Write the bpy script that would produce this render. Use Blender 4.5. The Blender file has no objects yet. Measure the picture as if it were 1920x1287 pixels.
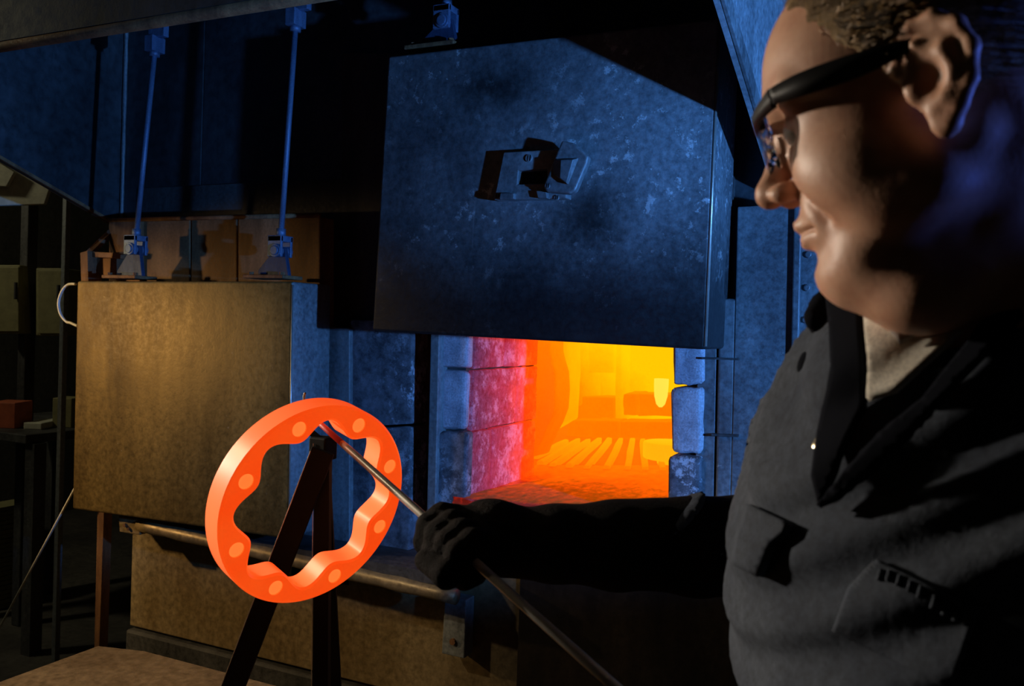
import bpy, bmesh, math, random
import numpy as np
from mathutils import Vector, Matrix
from mathutils.bvhtree import BVHTree
random.seed(7)
S = bpy.context.scene
COL = S.collection
# ------------------------------------------------------------------ camera
W, H = 1920, 1287
F = 1653.0
CH = 1.55                                   # camera height
YAW, PITCH, ROLL = math.radians(25.5), math.radians(-1.1), math.radians(2.0)
cam_d = bpy.data.cameras.new('camera'); cam = bpy.data.objects.new('camera', cam_d); COL.objects.link(cam)
cam_d.sensor_width = 36; cam_d.lens = 36*F/W; cam_d.clip_start = .02
fwd = Vector((-math.sin(YAW)*math.cos(PITCH), math.cos(YAW)*math.cos(PITCH), math.sin(PITCH)))
rt0 = Vector((math.cos(YAW), math.sin(YAW), 0)); up0 = rt0.cross(fwd)
RT = (rt0*math.cos(ROLL) - up0*math.sin(-ROLL)).normalized(); UP = RT.cross(fwd)
RT, UP = RT, UP
O = Vector((0, 0, CH))
cam.matrix_world = Matrix(((RT.x, UP.x, -fwd.x, 0), (RT.y, UP.y, -fwd.y, 0), (RT.z, UP.z, -fwd.z, CH), (0, 0, 0, 1)))
cam_d.dof.use_dof = True; cam_d.dof.focus_distance = 1.9; cam_d.dof.aperture_fstop = 9.0
S.camera = cam
S.view_settings.view_transform = 'Standard'; S.view_settings.look = 'None'
S.view_settings.gamma = 1; S.view_settings.exposure = 0; S.view_settings.use_curve_mapping = False
# ------------------------------------------------------------------ world and lights
wd = bpy.data.worlds.new('world'); S.world = wd; wd.use_nodes = True
wd.node_tree.nodes['Background'].inputs[0].default_value = (.35, .42, .6, 1)
wd.node_tree.nodes['Background'].inputs[1].default_value = .0012

def light(name, kind, loc, target, power, col, size=.1, angle=None, blend=.4):
    d = bpy.data.lights.new(name, kind); d.energy = power; d.color = col
    if kind == 'SPOT':
        d.spot_size = math.radians(angle); d.spot_blend = blend; d.shadow_soft_size = size
    elif kind == 'AREA':
        d.size = size
    else: d.shadow_soft_size = size
    o = bpy.data.objects.new(name, d); COL.objects.link(o); o.location = loc
    dr = Vector(target) - Vector(loc); o.rotation_euler = dr.to_track_quat('-Z', 'Y').to_euler()
    return o
light('blue_lamp_furnace', 'SPOT', (1.25, 1.10, CH-.02), (-1.2, 2.75, CH+.62), 325, (.085, .30, .88), .03, 62, .35)
light('blue_lamp_back', 'SPOT', (1.25, .88, CH+.04), (.06, .60, CH+.27), 60, (.06, .16, 1.0), .03, 19, .35)
light('warm_lamp_door', 'SPOT', (-3.9, 1.10, CH+.16), (-2.58, 2.27, CH-.48), 66, (1.0, .66, .30), .035, 57, .7)
light('warm_lamp_worker', 'SPOT', (-2.95, 1.06, CH+.26), (-.38, .78, CH-.05), 240, (1.0, .86, .70), .06, 34, .6)
light('warm_lamp_bench', 'SPOT', (-2.7, .35, CH+1.0), (-1.35, 1.25, CH-.50), 70, (1.0, .80, .52), .05, 50, .8)
light('workshop_fill', 'POINT', (-5.0, 1.2, 3.1), (0, 0, 0), 34, (1.0, .9, .6), .1)  # unseen fill light added to brighten the dark background at left

def ray(u, v):
    return (fwd + RT*((u-W/2)/F) + UP*(-(v-H/2)/F))
def onY(u, v, Y):
    r = ray(u, v); return O + r*(Y/r.y)
def onX(u, v, X):
    r = ray(u, v); return O + r*(X/r.x)
def onZ(u, v, Z):                           # Z is an absolute height
    r = ray(u, v); return O + r*((Z-CH)/r.z)
def D(u, v, d): return O + ray(u, v)*d      # a point at depth d
# ------------------------------------------------------------------ materials
def new_mat(name):
    m = bpy.data.materials.new(name); m.use_nodes = True
    return m, m.node_tree.nodes, m.node_tree.links
def ramp(n, stops):
    r = n.new('ShaderNodeValToRGB'); e = r.color_ramp.elements
    while len(e) < len(stops): e.new(.5)
    for i, (p, c) in enumerate(stops):
        e[i].position = p; e[i].color = (*c, 1) if len(c) == 3 else c
    return r
def noise(n, l, scale, detail=6, rough=.6, stretch=None, vec=None):
    t = n.new('ShaderNodeTexNoise'); t.inputs['Scale'].default_value = scale
    t.inputs['Detail'].default_value = detail; t.inputs['Roughness'].default_value = rough
    c = n.new('ShaderNodeTexCoord')
    mp = n.new('ShaderNodeMapping'); l.new(c.outputs['Object'], mp.inputs[0]); l.new(mp.outputs[0], t.inputs['Vector'])
    if stretch: mp.inputs['Scale'].default_value = stretch
    return t
def worn(name, ca, cb, cc=None, rough=(.35, .65), metal=.6, scale=6, bump=.25, streak=(1, 1, .25), fleck=None, scratch=0, spec=None):
    """worn steel or masonry: broad blotches of two colours, fine speckle, optional pale flecks"""
    m, n, l = new_mat(name); b = n['Principled BSDF']
    n1 = noise(n, l, scale, 8, .65, streak); n2 = noise(n, l, scale*14, 5, .7)
    r1 = ramp(n, [(.36, ca), (.62, cb)]); l.new(n1.outputs[0], r1.inputs[0])
    r2 = ramp(n, [(.3, (.62, .62, .62)), (.7, (1.25, 1.25, 1.25))]); l.new(n2.outputs[0], r2.inputs[0])
    mx = n.new('ShaderNodeMix'); mx.data_type = 'RGBA'; mx.blend_type = 'MULTIPLY'; mx.inputs[0].default_value = 1
    l.new(r1.outputs[0], mx.inputs[6]); l.new(r2.outputs[0], mx.inputs[7]); out = mx.outputs[2]
    if fleck:
        n3 = noise(n, l, fleck[1], 7, .75); r3 = ramp(n, [(fleck[2], (0, 0, 0)), (fleck[2]+.06, (1, 1, 1))]); l.new(n3.outputs[0], r3.inputs[0])
        n4 = noise(n, l, 3.2, 3, .5); r4 = ramp(n, [(.42, (0, 0, 0)), (.6, (1, 1, 1))]); l.new(n4.outputs[0], r4.inputs[0])
        mm = n.new('ShaderNodeMath'); mm.operation = 'MULTIPLY'; l.new(r3.outputs[0], mm.inputs[0]); l.new(r4.outputs[0], mm.inputs[1])
        m2 = n.new('ShaderNodeMix'); m2.data_type = 'RGBA'; l.new(mm.outputs[0], m2.inputs[0]); l.new(out, m2.inputs[6])
        m2.inputs[7].default_value = (*fleck[0], 1); out = m2.outputs[2]
    if scratch:
        n5 = noise(n, l, 34, 2, .5, (1, 1, .03)); r5 = ramp(n, [(.66, (0, 0, 0)), (.70, (1, 1, 1))]); l.new(n5.outputs[0], r5.inputs[0])
        n6 = noise(n, l, 4, 2, .5); r6 = ramp(n, [(.5, (0, 0, 0)), (.62, (scratch, scratch, scratch))]); l.new(n6.outputs[0], r6.inputs[0])
        mm = n.new('ShaderNodeMath'); mm.operation = 'MULTIPLY'; l.new(r5.outputs[0], mm.inputs[0]); l.new(r6.outputs[0], mm.inputs[1])
        m3 = n.new('ShaderNodeMix'); m3.data_type = 'RGBA'; l.new(mm.outputs[0], m3.inputs[0]); l.new(out, m3.inputs[6])
        m3.inputs[7].default_value = (.75, .75, .75, 1); out = m3.outputs[2]
    l.new(out, b.inputs['Base Color'])
    rr = ramp(n, [(.35, (rough[0],)*3), (.65, (rough[1],)*3)]); l.new(n2.outputs[0], rr.inputs[0]); l.new(rr.outputs[0], b.inputs['Roughness'])
    b.inputs['Metallic'].default_value = metal
    bp = n.new('ShaderNodeBump'); bp.inputs['Strength'].default_value = bump; bp.inputs['Distance'].default_value = .004
    ad = n.new('ShaderNodeMath'); l.new(n1.outputs[0], ad.inputs[0]); l.new(n2.outputs[0], ad.inputs[1])
    l.new(ad.outputs[0], bp.inputs['Height']); l.new(bp.outputs[0], b.inputs['Normal'])
    if spec is not None: b.inputs['Specular IOR Level'].default_value = spec
    return m
def plain(name, col, rough=.5, metal=0, spec=.5):
    m, n, l = new_mat(name); b = n['Principled BSDF']
    n1 = noise(n, l, 25, 4, .6); r = ramp(n, [(.3, tuple(c*.8 for c in col)), (.7, tuple(min(1, c*1.15) for c in col))])
    l.new(n1.outputs[0], r.inputs[0]); l.new(r.outputs[0], b.inputs['Base Color'])
    b.inputs['Roughness'].default_value = rough; b.inputs['Metallic'].default_value = metal
    b.inputs['Specular IOR Level'].default_value = spec
    return m
def hot(name, y0, y1, stops, base=(.35, .2, .15), strength=1.0, scale=9, zshift=0, crack=True, xshift=0, nz=.5, crust=False):
    """incandescent masonry: temperature rises with depth into the furnace, with uneven patches"""
    m, n, l = new_mat(name); b = n['Principled BSDF']
    g = n.new('ShaderNodeNewGeometry'); sp = n.new('ShaderNodeSeparateXYZ'); l.new(g.outputs['Position'], sp.inputs[0])
    mr = n.new('ShaderNodeMapRange'); l.new(sp.outputs['Y'], mr.inputs[0]); mr.inputs[1].default_value = y0; mr.inputs[2].default_value = y1
    nz_ = noise(n, l, scale, 8, .7, (1, .5, 1)); 
    ma = n.new('ShaderNodeMath'); ma.operation = 'MULTIPLY_ADD'; l.new(nz_.outputs[0], ma.inputs[0]); ma.inputs[1].default_value = nz
    mb = n.new('ShaderNodeMath'); mb.operation = 'SUBTRACT'; l.new(mr.outputs[0], mb.inputs[0]); mb.inputs[1].default_value = nz*.5
    l.new(mb.outputs[0], ma.inputs[2]); out = ma.outputs[0]
    if zshift:
        mz = n.new('ShaderNodeMapRange'); l.new(sp.outputs['Z'], mz.inputs[0]); mz.inputs[1].default_value = CH-.42; mz.inputs[2].default_value = CH+.08
        mz.inputs[3].default_value = 0; mz.inputs[4].default_value = zshift
        a = n.new('ShaderNodeMath'); l.new(out, a.inputs[0]); l.new(mz.outputs[0], a.inputs[1]); out = a.outputs[0]
    if xshift:
        mz = n.new('ShaderNodeMapRange'); l.new(sp.outputs['X'], mz.inputs[0]); mz.inputs[1].default_value = -2.0; mz.inputs[2].default_value = -1.0
        mz.inputs[3].default_value = 0; mz.inputs[4].default_value = xshift
        a = n.new('ShaderNodeMath'); l.new(out, a.inputs[0]); l.new(mz.outputs[0], a.inputs[1]); out = a.outputs[0]
    r = ramp(n, stops); l.new(out, r.inputs[0])
    l.new(r.outputs[0], b.inputs['Emission Color']); b.inputs['Emission Strength'].default_value = strength
    n2 = noise(n, l, 60, 6, .7); rb = ramp(n, [(.35, tuple(c*.45 for c in base)), (.65, tuple(min(1, c*1.4) for c in base))])
    l.new(n2.outputs[0], rb.inputs[0]); l.new(rb.outputs[0], b.inputs['Base Color'])
    if crust:                               # pale efflorescence crust on the cooler bricks
        n3 = noise(n, l, 13, 9, .8); r3 = ramp(n, [(.50, (0, 0, 0)), (.60, (1, 1, 1))]); l.new(n3.outputs[0], r3.inputs[0])
        m3 = n.new('ShaderNodeMix'); m3.data_type = 'RGBA'; l.new(r3.outputs[0], m3.inputs[0]); l.new(rb.outputs[0], m3.inputs[6]); m3.inputs[7].default_value = (.62, .40, .46, 1)
        l.new(m3.outputs[2], b.inputs['Base Color']); b.inputs['Roughness'].default_value = .95; b.inputs['Specular IOR Level'].default_value = 0
    bp = n.new('ShaderNodeBump'); bp.inputs['Strength'].default_value = .6; bp.inputs['Distance'].default_value = .006
    l.new(n2.outputs[0], bp.inputs['Height']); l.new(bp.outputs[0], b.inputs['Normal'])
    return m
M = {}
M['door_left'] = worn('door_steel_brown', (.12, .07, .016), (.34, .22, .06), rough=(.48, .66), metal=.45, scale=3.5, fleck=((.6, .48, .3), 30, .63), streak=(1, 1, .3))
M['door_right'] = worn('door_steel_grey', (.15, .16, .17), (.36, .40, .42), rough=(.40, .62), metal=.45, scale=3.6, fleck=((.8, .86, .88), 26, .57), streak=(1, 1, .6), scratch=.6)
M['steel'] = worn('furnace_steel', (.13, .14, .15), (.32, .35, .36), rough=(.42, .7), metal=.4, scale=5, fleck=((.5, .52, .5), 40, .64))
M['steel_dark'] = worn('sooty_steel', (.035, .035, .035), (.11, .11, .11), rough=(.5, .8), metal=.3, scale=5)
M['apron'] = worn('apron_steel_tan', (.36, .25, .11), (.60, .45, .24), rough=(.35, .6), metal=.4, scale=3, fleck=((.08, .06, .03), 18, .68))
M['rust'] = worn('rusty_steel', (.16, .07, .03), (.38, .19, .08), rough=(.6, .85), metal=.2, scale=14)
M['upper_brick'] = worn('upper_brick', (.14, .075, .03), (.32, .18, .08), rough=(.7, .9), metal=0, scale=7)
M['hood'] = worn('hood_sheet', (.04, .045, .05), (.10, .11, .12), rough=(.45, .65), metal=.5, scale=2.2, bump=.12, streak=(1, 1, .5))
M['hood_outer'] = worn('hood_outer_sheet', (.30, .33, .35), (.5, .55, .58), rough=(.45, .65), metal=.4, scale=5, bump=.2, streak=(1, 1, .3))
M['rod'] = plain('bright_rod', (.62, .58, .52), .34, .3)
M['rod_paint'] = worn('lift_rod_steel', (.10, .15, .26), (.22, .31, .48), rough=(.4, .6), metal=.4, scale=20)
M['gusset'] = worn('gusset_steel', (.02, .035, .08), (.06, .09, .17), rough=(.5, .7), metal=.3, scale=20)
M['dark_tone'] = worn('shade_black_steel', (.006, .005, .005), (.02, .015, .012), rough=(.8, .95), metal=0, scale=4, spec=.1)  # near-black colour stands for shade on the lower plate and casing brow
M['brick_front'] = worn('jamb_brick', (.34, .34, .40), (.62, .62, .70), rough=(.75, .95), metal=0, scale=12, bump=.8, streak=(1, 1, 1))
M['brick_rough'] = worn('rough_refractory', (.07, .07, .08), (.24, .24, .27), rough=(.8, 1), metal=0, scale=26, bump=1, streak=(1, 1, 1), fleck=((.7, .72, .8), 22, .52))
M['black'] = plain('black_bar_steel', (.005, .005, .005), .7, 0, .15)
M['edge'] = plain('pale_edge_steel', (.6, .58, .52), .35, .7)
M['concrete'] = worn('concrete_floor', (.05, .045, .04), (.11, .10, .085), rough=(.7, .9), metal=0, scale=2)
M['wall'] = worn('sooty_wall', (.04, .04, .035), (.09, .085, .07), rough=(.8, .95), metal=0, scale=2)
M['bench'] = worn('bench_plate', (.30, .19, .10), (.5, .34, .19), rough=(.45, .7), metal=.3, scale=4, fleck=((.16, .1, .05), 20, .6))
M['cream'] = plain('cream_paint', (.75, .72, .6), .45)
M['olive'] = plain('olive_paint', (.30, .28, .13), .6)
M['pale'] = plain('pale_sheet', (.62, .62, .50), .6)
M['orange_box'] = plain('orange_red_box', (.5, .12, .05), .6)
RED = (.20, .012, .010); DR = (.45, .02, .003); OR = (1.0, .075, .001); OY = (1.0, .24, .001); YE = (1.0, .48, .001); YY = (1.0, .68, .02)
HOT = [(0, (.0, 0, 0)), (.15, (.09, .004, .006)), (.32, (.5, .02, .004)), (.5, OR), (.68, (1.0, .15, .001)), (.84, (1, .34, .001)), (1, (1, .62, .006))]
M['hot_reveal'] = hot('hot_reveal_brick', 2.45, 3.10, [(0, (.03, .001, .002)), (.2, (.16, .004, .006)), (.45, (.40, .010, .006)), (.68, (.95, .05, .002)), (1, (1, .12, .001))], base=(.26, .10, .13), scale=14, nz=.35, crust=True)
M['hot_chamber'] = hot('hot_chamber_brick', 2.9, 5.6, [(0, (1, .055, .0)), (.35, (1, .12, .0)), (.75, (1, .24, .0)), (1.0, (1, .56, .001))], scale=2.5, zshift=.34, xshift=.42, nz=.3, base=(.06, .03, .02))
M['hot_sill'] = hot('hot_hearth_sill', 2.45, 3.45, [(0, (.10, .004, .001)), (.3, (.45, .016, .001)), (.55, (.95, .06, .001)), (1, (1, .12, .001))], scale=34, nz=1.2, base=(.05, .025, .02))
M['hot_bar'] = hot('hot_grate_bar', 3.1, 4.4, [(0, (1, .16, .001)), (1, (1, .38, .002))], scale=10, nz=.4, base=(.06, .03, .02))
M['hot_grate'] = hot('hot_grate_plate', 3.1, 4.4, [(0, (.95, .06, .001)), (1, (1, .14, .001))], scale=30, nz=.8, base=(.06, .03, .02))
M['hot_pier'] = hot('hot_far_pier', 3.5, 4.6, [(0, (1, .20, .0)), (1, (1, .46, .001))], scale=7, zshift=.5, nz=.7, base=(.06, .03, .02))
M['hot_step'] = hot('hot_step_brick', 3.5, 5.2, [(0, (1, .12, .0)), (1, (1, .25, .0))], scale=6, nz=.4, base=(.06, .03, .02))
M['hot_disc'] = hot('hot_blank', 3.0, 4.6, [(0, (1, .36, .001)), (1, (1, .6, .01))], scale=6, nz=.2, base=(.06, .03, .02))
M['hot_bright'] = hot('white_hot_ceramic', 3.0, 4.6, [(0, (1, .62, .02)), (1, (1, .8, .08))], scale=6, nz=.2, base=(.06, .03, .02))
def dark_tone(mat, spots, zband=None):
    """darken the base colour: blotches at given places (x, z, rx, rz, amount) and a lower band"""
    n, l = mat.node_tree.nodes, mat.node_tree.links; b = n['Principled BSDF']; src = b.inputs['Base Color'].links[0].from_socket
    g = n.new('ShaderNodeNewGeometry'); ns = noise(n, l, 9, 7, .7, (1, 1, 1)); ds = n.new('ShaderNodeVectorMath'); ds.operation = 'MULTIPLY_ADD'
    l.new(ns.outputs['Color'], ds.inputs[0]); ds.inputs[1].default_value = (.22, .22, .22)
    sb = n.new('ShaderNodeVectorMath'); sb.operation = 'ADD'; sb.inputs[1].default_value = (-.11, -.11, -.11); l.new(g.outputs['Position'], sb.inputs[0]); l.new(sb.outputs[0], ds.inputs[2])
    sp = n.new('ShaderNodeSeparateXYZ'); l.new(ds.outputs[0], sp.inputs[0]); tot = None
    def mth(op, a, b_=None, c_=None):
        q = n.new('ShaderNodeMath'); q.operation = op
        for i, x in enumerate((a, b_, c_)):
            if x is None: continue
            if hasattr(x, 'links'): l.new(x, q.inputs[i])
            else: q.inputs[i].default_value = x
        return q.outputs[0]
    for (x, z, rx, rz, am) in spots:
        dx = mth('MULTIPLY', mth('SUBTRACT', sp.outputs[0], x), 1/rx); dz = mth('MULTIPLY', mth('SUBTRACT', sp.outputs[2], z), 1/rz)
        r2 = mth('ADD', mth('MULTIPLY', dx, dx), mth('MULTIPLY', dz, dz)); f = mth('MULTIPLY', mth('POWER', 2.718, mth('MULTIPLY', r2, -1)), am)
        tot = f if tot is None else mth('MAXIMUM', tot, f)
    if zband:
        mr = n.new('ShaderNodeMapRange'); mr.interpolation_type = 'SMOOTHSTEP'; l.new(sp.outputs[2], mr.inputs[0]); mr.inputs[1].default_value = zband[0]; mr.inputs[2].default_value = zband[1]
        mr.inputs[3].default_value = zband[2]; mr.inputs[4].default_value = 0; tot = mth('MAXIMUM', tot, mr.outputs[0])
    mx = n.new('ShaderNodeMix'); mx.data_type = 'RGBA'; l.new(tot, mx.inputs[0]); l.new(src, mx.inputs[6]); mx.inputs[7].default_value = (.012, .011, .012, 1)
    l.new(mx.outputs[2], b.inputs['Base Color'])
# ------------------------------------------------------------------ object helpers
def link(name, bm, mat, parent=None, smooth=False, loc=None):
    me = bpy.data.meshes.new(name)
    if loc is not None:
        for v in bm.verts: v.co -= Vector(loc)
    bm.to_mesh(me); bm.free()
    o = bpy.data.objects.new(name, me); COL.objects.link(o)
    if mat: me.materials.append(mat)
    if smooth:
        for p in me.polygons: p.use_smooth = True
    if parent: o.parent = parent; 
    if loc is not None: o.location = loc
    return o
def thing(name, label, cat, loc=(0, 0, 0), group=None):
    o = bpy.data.objects.new(name, None); COL.objects.link(o); o.location = loc; o.empty_display_size = .05
    o['label'] = label; o['category'] = cat
    if group: o['group'] = group
    return o
def tag(o, label, cat, group=None):
    o['label'] = label; o['category'] = cat
    if group: o['group'] = group
    return o
def struct(o): o['kind'] = 'structure'; return o
def part(name, bm, mat, parent, smooth=False, label=None):
    """a part is built in world coordinates and hung on its (unrotated) thing"""
    o = link(name, bm, mat, None, smooth); 
    org = Vector((0, 0, 0)); q = parent
    while q: org += q.location; q = q.parent
    for v in o.data.vertices: v.co -= org
    o.parent = parent
    if label: o['label'] = label
    return o
def bevel(bm, w, seg=2, angle=30):
    if w > 0:
        ed = [e for e in bm.edges if len(e.link_faces) == 2 and e.calc_face_angle(0) > math.radians(angle)]
        bmesh.ops.bevel(bm, geom=ed, offset=w, segments=seg, profile=.5, affect='EDGES', clamp_overlap=True)
    return bm
def prism(front, back, bv=0, seg=2, bm=None):
    """closed solid between two polygons with the same number of corners"""
    bm = bm or bmesh.new(); n = len(front)
    a = [bm.verts.new(p) for p in front]; b = [bm.verts.new(p) for p in back]
    fs = [bm.faces.new(a), bm.faces.new(b[::-1])]
    for i in range(n): fs.append(bm.faces.new((a[i], b[i], b[(i+1) % n], a[(i+1) % n])))
    bmesh.ops.recalc_face_normals(bm, faces=fs)
    if bv: bevel(bm, bv, seg)
    return bm
def slabY(px, Y0, Y1, bv=0, seg=2, bm=None):
    f = [onY(u, v, Y0) for u, v in px]
    return prism(f, [Vector((p.x, Y1, p.z)) for p in f], bv, seg, bm)
def box(x0, x1, y0, y1, z0, z1, bv=0, seg=2, bm=None):
    f = [Vector((x, y0, z)) for x, z in ((x0, z0), (x1, z0), (x1, z1), (x0, z1))]
    return prism(f, [Vector((p.x, y1, p.z)) for p in f], bv, seg, bm)
def ext(poly, off, bv=0, seg=2, bm=None):
    off = Vector(off); return prism([Vector(p) for p in poly], [Vector(p)+off for p in poly], bv, seg, bm)
def tube(pts, rad, n=14, bm=None, cap=True):
    bm = bm or bmesh.new(); pts = [Vector(p) for p in pts]
    if not hasattr(rad, '__len__'): rad = [rad]*len(pts)
    t0 = (pts[1]-pts[0]).normalized(); ref = Vector((0, 0, 1)) if abs(t0.z) < .9 else Vector((1, 0, 0))
    nrm = t0.cross(ref).normalized(); rings = []
    for i, p in enumerate(pts):
        t = (pts[min(i+1, len(pts)-1)] - pts[max(i-1, 0)]).normalized()
        nrm = (nrm - t*nrm.dot(t)).normalized(); bn = t.cross(nrm)
        rings.append([bm.verts.new(p + (nrm*math.cos(a) + bn*math.sin(a))*rad[i]) for a in [2*math.pi*k/n for k in range(n)]])
    fs = []
    for a, b in zip(rings, rings[1:]):
        for k in range(n): fs.append(bm.faces.new((a[k], a[(k+1) % n], b[(k+1) % n], b[k])))
    if cap: fs.append(bm.faces.new(rings[0][::-1])); fs.append(bm.faces.new(rings[-1]))
    bmesh.ops.recalc_face_normals(bm, faces=fs)
    return bm
def cyl(c, axis, r, h, n=24, bv=0, bm=None):
    axis = Vector(axis).normalized(); c = Vector(c)
    t = tube([c, c+axis*h], r, n, bm)
    if bv: bevel(t, bv, 2, 40)
    return t
def smooth_by_angle(o, a=35):
    for p in o.data.polygons: p.use_smooth = True
    try: o.data.set_sharp_from_angle(angle=math.radians(a))
    except Exception: pass
    return o
def rough_up(bm, amp, cell=.03, cuts=3, seed=1):
    """give masonry an uneven surface with real relief"""
    from mathutils import noise as N
    bmesh.ops.subdivide_edges(bm, edges=bm.edges[:], cuts=cuts, use_grid_fill=True)
    bm.normal_update()
    for v in bm.verts:
        v.co += v.normal * (N.noise(v.co/cell + Vector((seed*3.1, seed*1.7, seed)))*amp + N.noise(v.co/(cell*.35) + Vector((seed, 5, 9)))*amp*.5)
    return bm
YD = 2.20                                   # plane of the door fronts
YW = 2.42                                   # plane of the furnace front
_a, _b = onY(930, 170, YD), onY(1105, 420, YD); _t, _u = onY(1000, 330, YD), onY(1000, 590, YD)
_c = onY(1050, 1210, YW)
dark_tone(M['apron'], [(_c.x, _c.z, .36, .6, .92)])  # dark ellipse paints the unlit right end of the apron
dark_tone(M['door_right'], [(_a.x, _a.z, .10, .05, .8), (_b.x, _b.z, .13, .10, .85)], (_u.z, _t.z, .93))  # two dark blotches, and darker towards the bottom
# ------------------------------------------------------------------ room
struct(link('floor', box(-6, 3, -1.5, 8, -.1, 0), M['concrete']))
struct(link('wall_back', box(-6.2, 3, 8, 8.2, 0, 4), M['wall']))
struct(link('wall_left', box(-6.2, -6, -1.5, 8, 0, 4), M['wall']))
struct(link('wall_right', box(3, 3.2, -1.5, 8.2, 0, 4), M['wall']))
struct(link('wall_front', box(-6.2, 3.2, -1.7, -1.5, 0, 4), M['wall']))
struct(link('ceiling', box(-6.2, 3.2, -1.7, 8.2, 4, 4.1), M['wall']))
#%%FURNACE
# ------------------------------------------------------------------ furnace body
fur = thing('furnace', 'steel clad industrial heating furnace with a glowing brick-lined mouth', 'furnace', (-1.5, YW+.5, 0))
HZ = onY(893, 930, 2.50).z                  # height of the hearth
# upper wall behind the closed door
px_up = [(204, 412), (262, 412), (262, 600), (204, 600)]
part('corner_post', slabY(px_up, YW-.02, YW+.1, .004), M['rust'], fur)
for i, (a, b) in enumerate(((262, 356), (358, 444), (446, 600))):
    part('upper_panel', slabY([(a, 408), (b, 406), (b, 620), (a, 620)], YW, YW+.08, .005), M['upper_brick'], fur)
part('upper_ledge', tube([onY(206, 413, YW-.02), onY(600, 404, YW-.02)], .008, 10), M['rust'], fur, True)
# steel front between the two doors
part('front_plate', slabY([(560, 610), (655, 616), (655, 1100), (545, 1080)], YW, YW+.05, .003), M['steel'], fur)
part('gap_plate', slabY([(640, 100), (830, 100), (830, 1120), (640, 1100)], YW+.12, YW+.16), M['steel_dark'], fur)
part('rough_block', rough_up(slabY([(656, 600), (772, 600), (770, 796), (656, 800)], YW+.02, YW+.13, .006), .004, .02, 4, 3), M['brick_rough'], fur, True)
part('rough_block', rough_up(slabY([(656, 805), (770, 801), (766, 1120), (656, 1100)], YW+.02, YW+.13, .006), .004, .02, 4, 8), M['brick_rough'], fur, True)
part('jamb_angle', slabY([(808, 600), (824, 600), (816, 960), (800, 960)], YW, YW+.06, .003), M['steel'], fur)
# left jamb: front bricks and the red-hot reveal behind them
JX = onY(880, 800, YW+.03).x                # inner face of the left jamb
def brickY(px, Y0, Y1, mat, amp, seed, bv=.012, name='brick'):
    if px[0][0] < 900: Y1 = YW+.072
    return part(name, rough_up(slabY(px, Y0, Y1, bv, 3), amp, .02, 3, seed), mat, fur, True)
brickY([(825, 560), (880, 560), (876, 691), (824, 688)], YW+.03, YW+.20, M['brick_front'], .003, 1)
brickY([(826, 693), (876, 696), (872, 806), (822, 806)], YW+.036, YW+.20, M['brick_front'], .002, 2, .02)
brickY([(820, 810), (876, 812), (866, 1010), (812, 1010)], YW+.02, YW+.20, M['brick_rough'], .006, 4)
zt = CH+.05; zb = HZ
# reveal bricks (courses going inward)
zc = [HZ-.05, onY(880, 812, YW+.05).z, onY(880, 694, YW+.05).z, CH+.16]
for r in range(3):
    ys = [YW+.075, YW+.30, YW+.58] if r != 1 else [YW+.075, YW+.40, YW+.58]
    if r == 0: ys = [YW+.075, YW+.22, YW+.58]
    for a, b in zip(ys, ys[1:]):
        part('brick', rough_up(box(JX-.09, JX-.012-.004*random.random(), a+.002, b-.002, zc[r]+.003, zc[r+1]-.003, .006), .004, .03, 5, r*3+a), M['hot_reveal'], fur, True)
XR = onY(1258, 800, YW+.03).x
part('jamb_core', box(JX-.12, JX-.035, YW+.06, YW+.6, HZ-.1, CH+.16), M['steel_dark'], fur)
part('jamb_core', box(XR+.035, XR+.14, YW+.06, YW+.5, HZ-.1, CH+.16), M['steel_dark'], fur)
# right jamb bricks
brickY([(1262, 560), (1322, 560), (1320, 722), (1262, 722)], YW-.005, YW+.5, M['brick_front'], .006, 21)
brickY([(1257, 727), (1320, 727), (1316, 851), (1258, 851)], YW-.01, YW+.5, M['brick_front'], .004, 22, .014)
brickY([(1252, 855), (1316, 855), (1310, 1020), (1249, 1020)], YW-.012, YW+.5, M['brick_rough'], .004, 23, .014)
# steel columns and plates right of the mouth
part('column', slabY([(1310, 560), (1346, 560), (1336, 1060), (1300, 1060)], YW+.004, YW+.1, .003), M['steel'], fur)
part('column', slabY([(1348, 560), (1382, 560), (1370, 1060), (1338, 1060)], YW-.004, YW+.1, .008, 3), M['steel'], fur)
for y in (672, 816, 968):
    part('weld_tab', slabY([(1316+ (0 if y == 672 else 18), y-2), (1384, y), (1384, y+4), (1316+(0 if y == 672 else 18), y+2)], YW-.022, YW+.01), M['steel_dark'], fur)
part('side_plate', slabY([(1383, 388), (1492, 382), (1476, 1100), (1366, 1100)], YW-.006, YW+.06, .003), M['steel'], fur)
part('cover_strip', slabY([(1489, 380), (1504, 380), (1488, 1100), (1474, 1100)], YW-.022, YW+.02, .004), M['steel'], fur)
part('side_plate', slabY([(1504, 400), (1760, 400), (1740, 1100), (1488, 1100)], YW-.004, YW+.06, .003), M['steel'], fur)
for y in (478, 540, 600):
    p = onY(1516-(y-478)*.04, y, YW-.004)
    part('rivet', cyl(p + Vector((0, .004, 0)), (0, -1, 0), .009, .012, 12, .003), M['steel'], fur)
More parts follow.
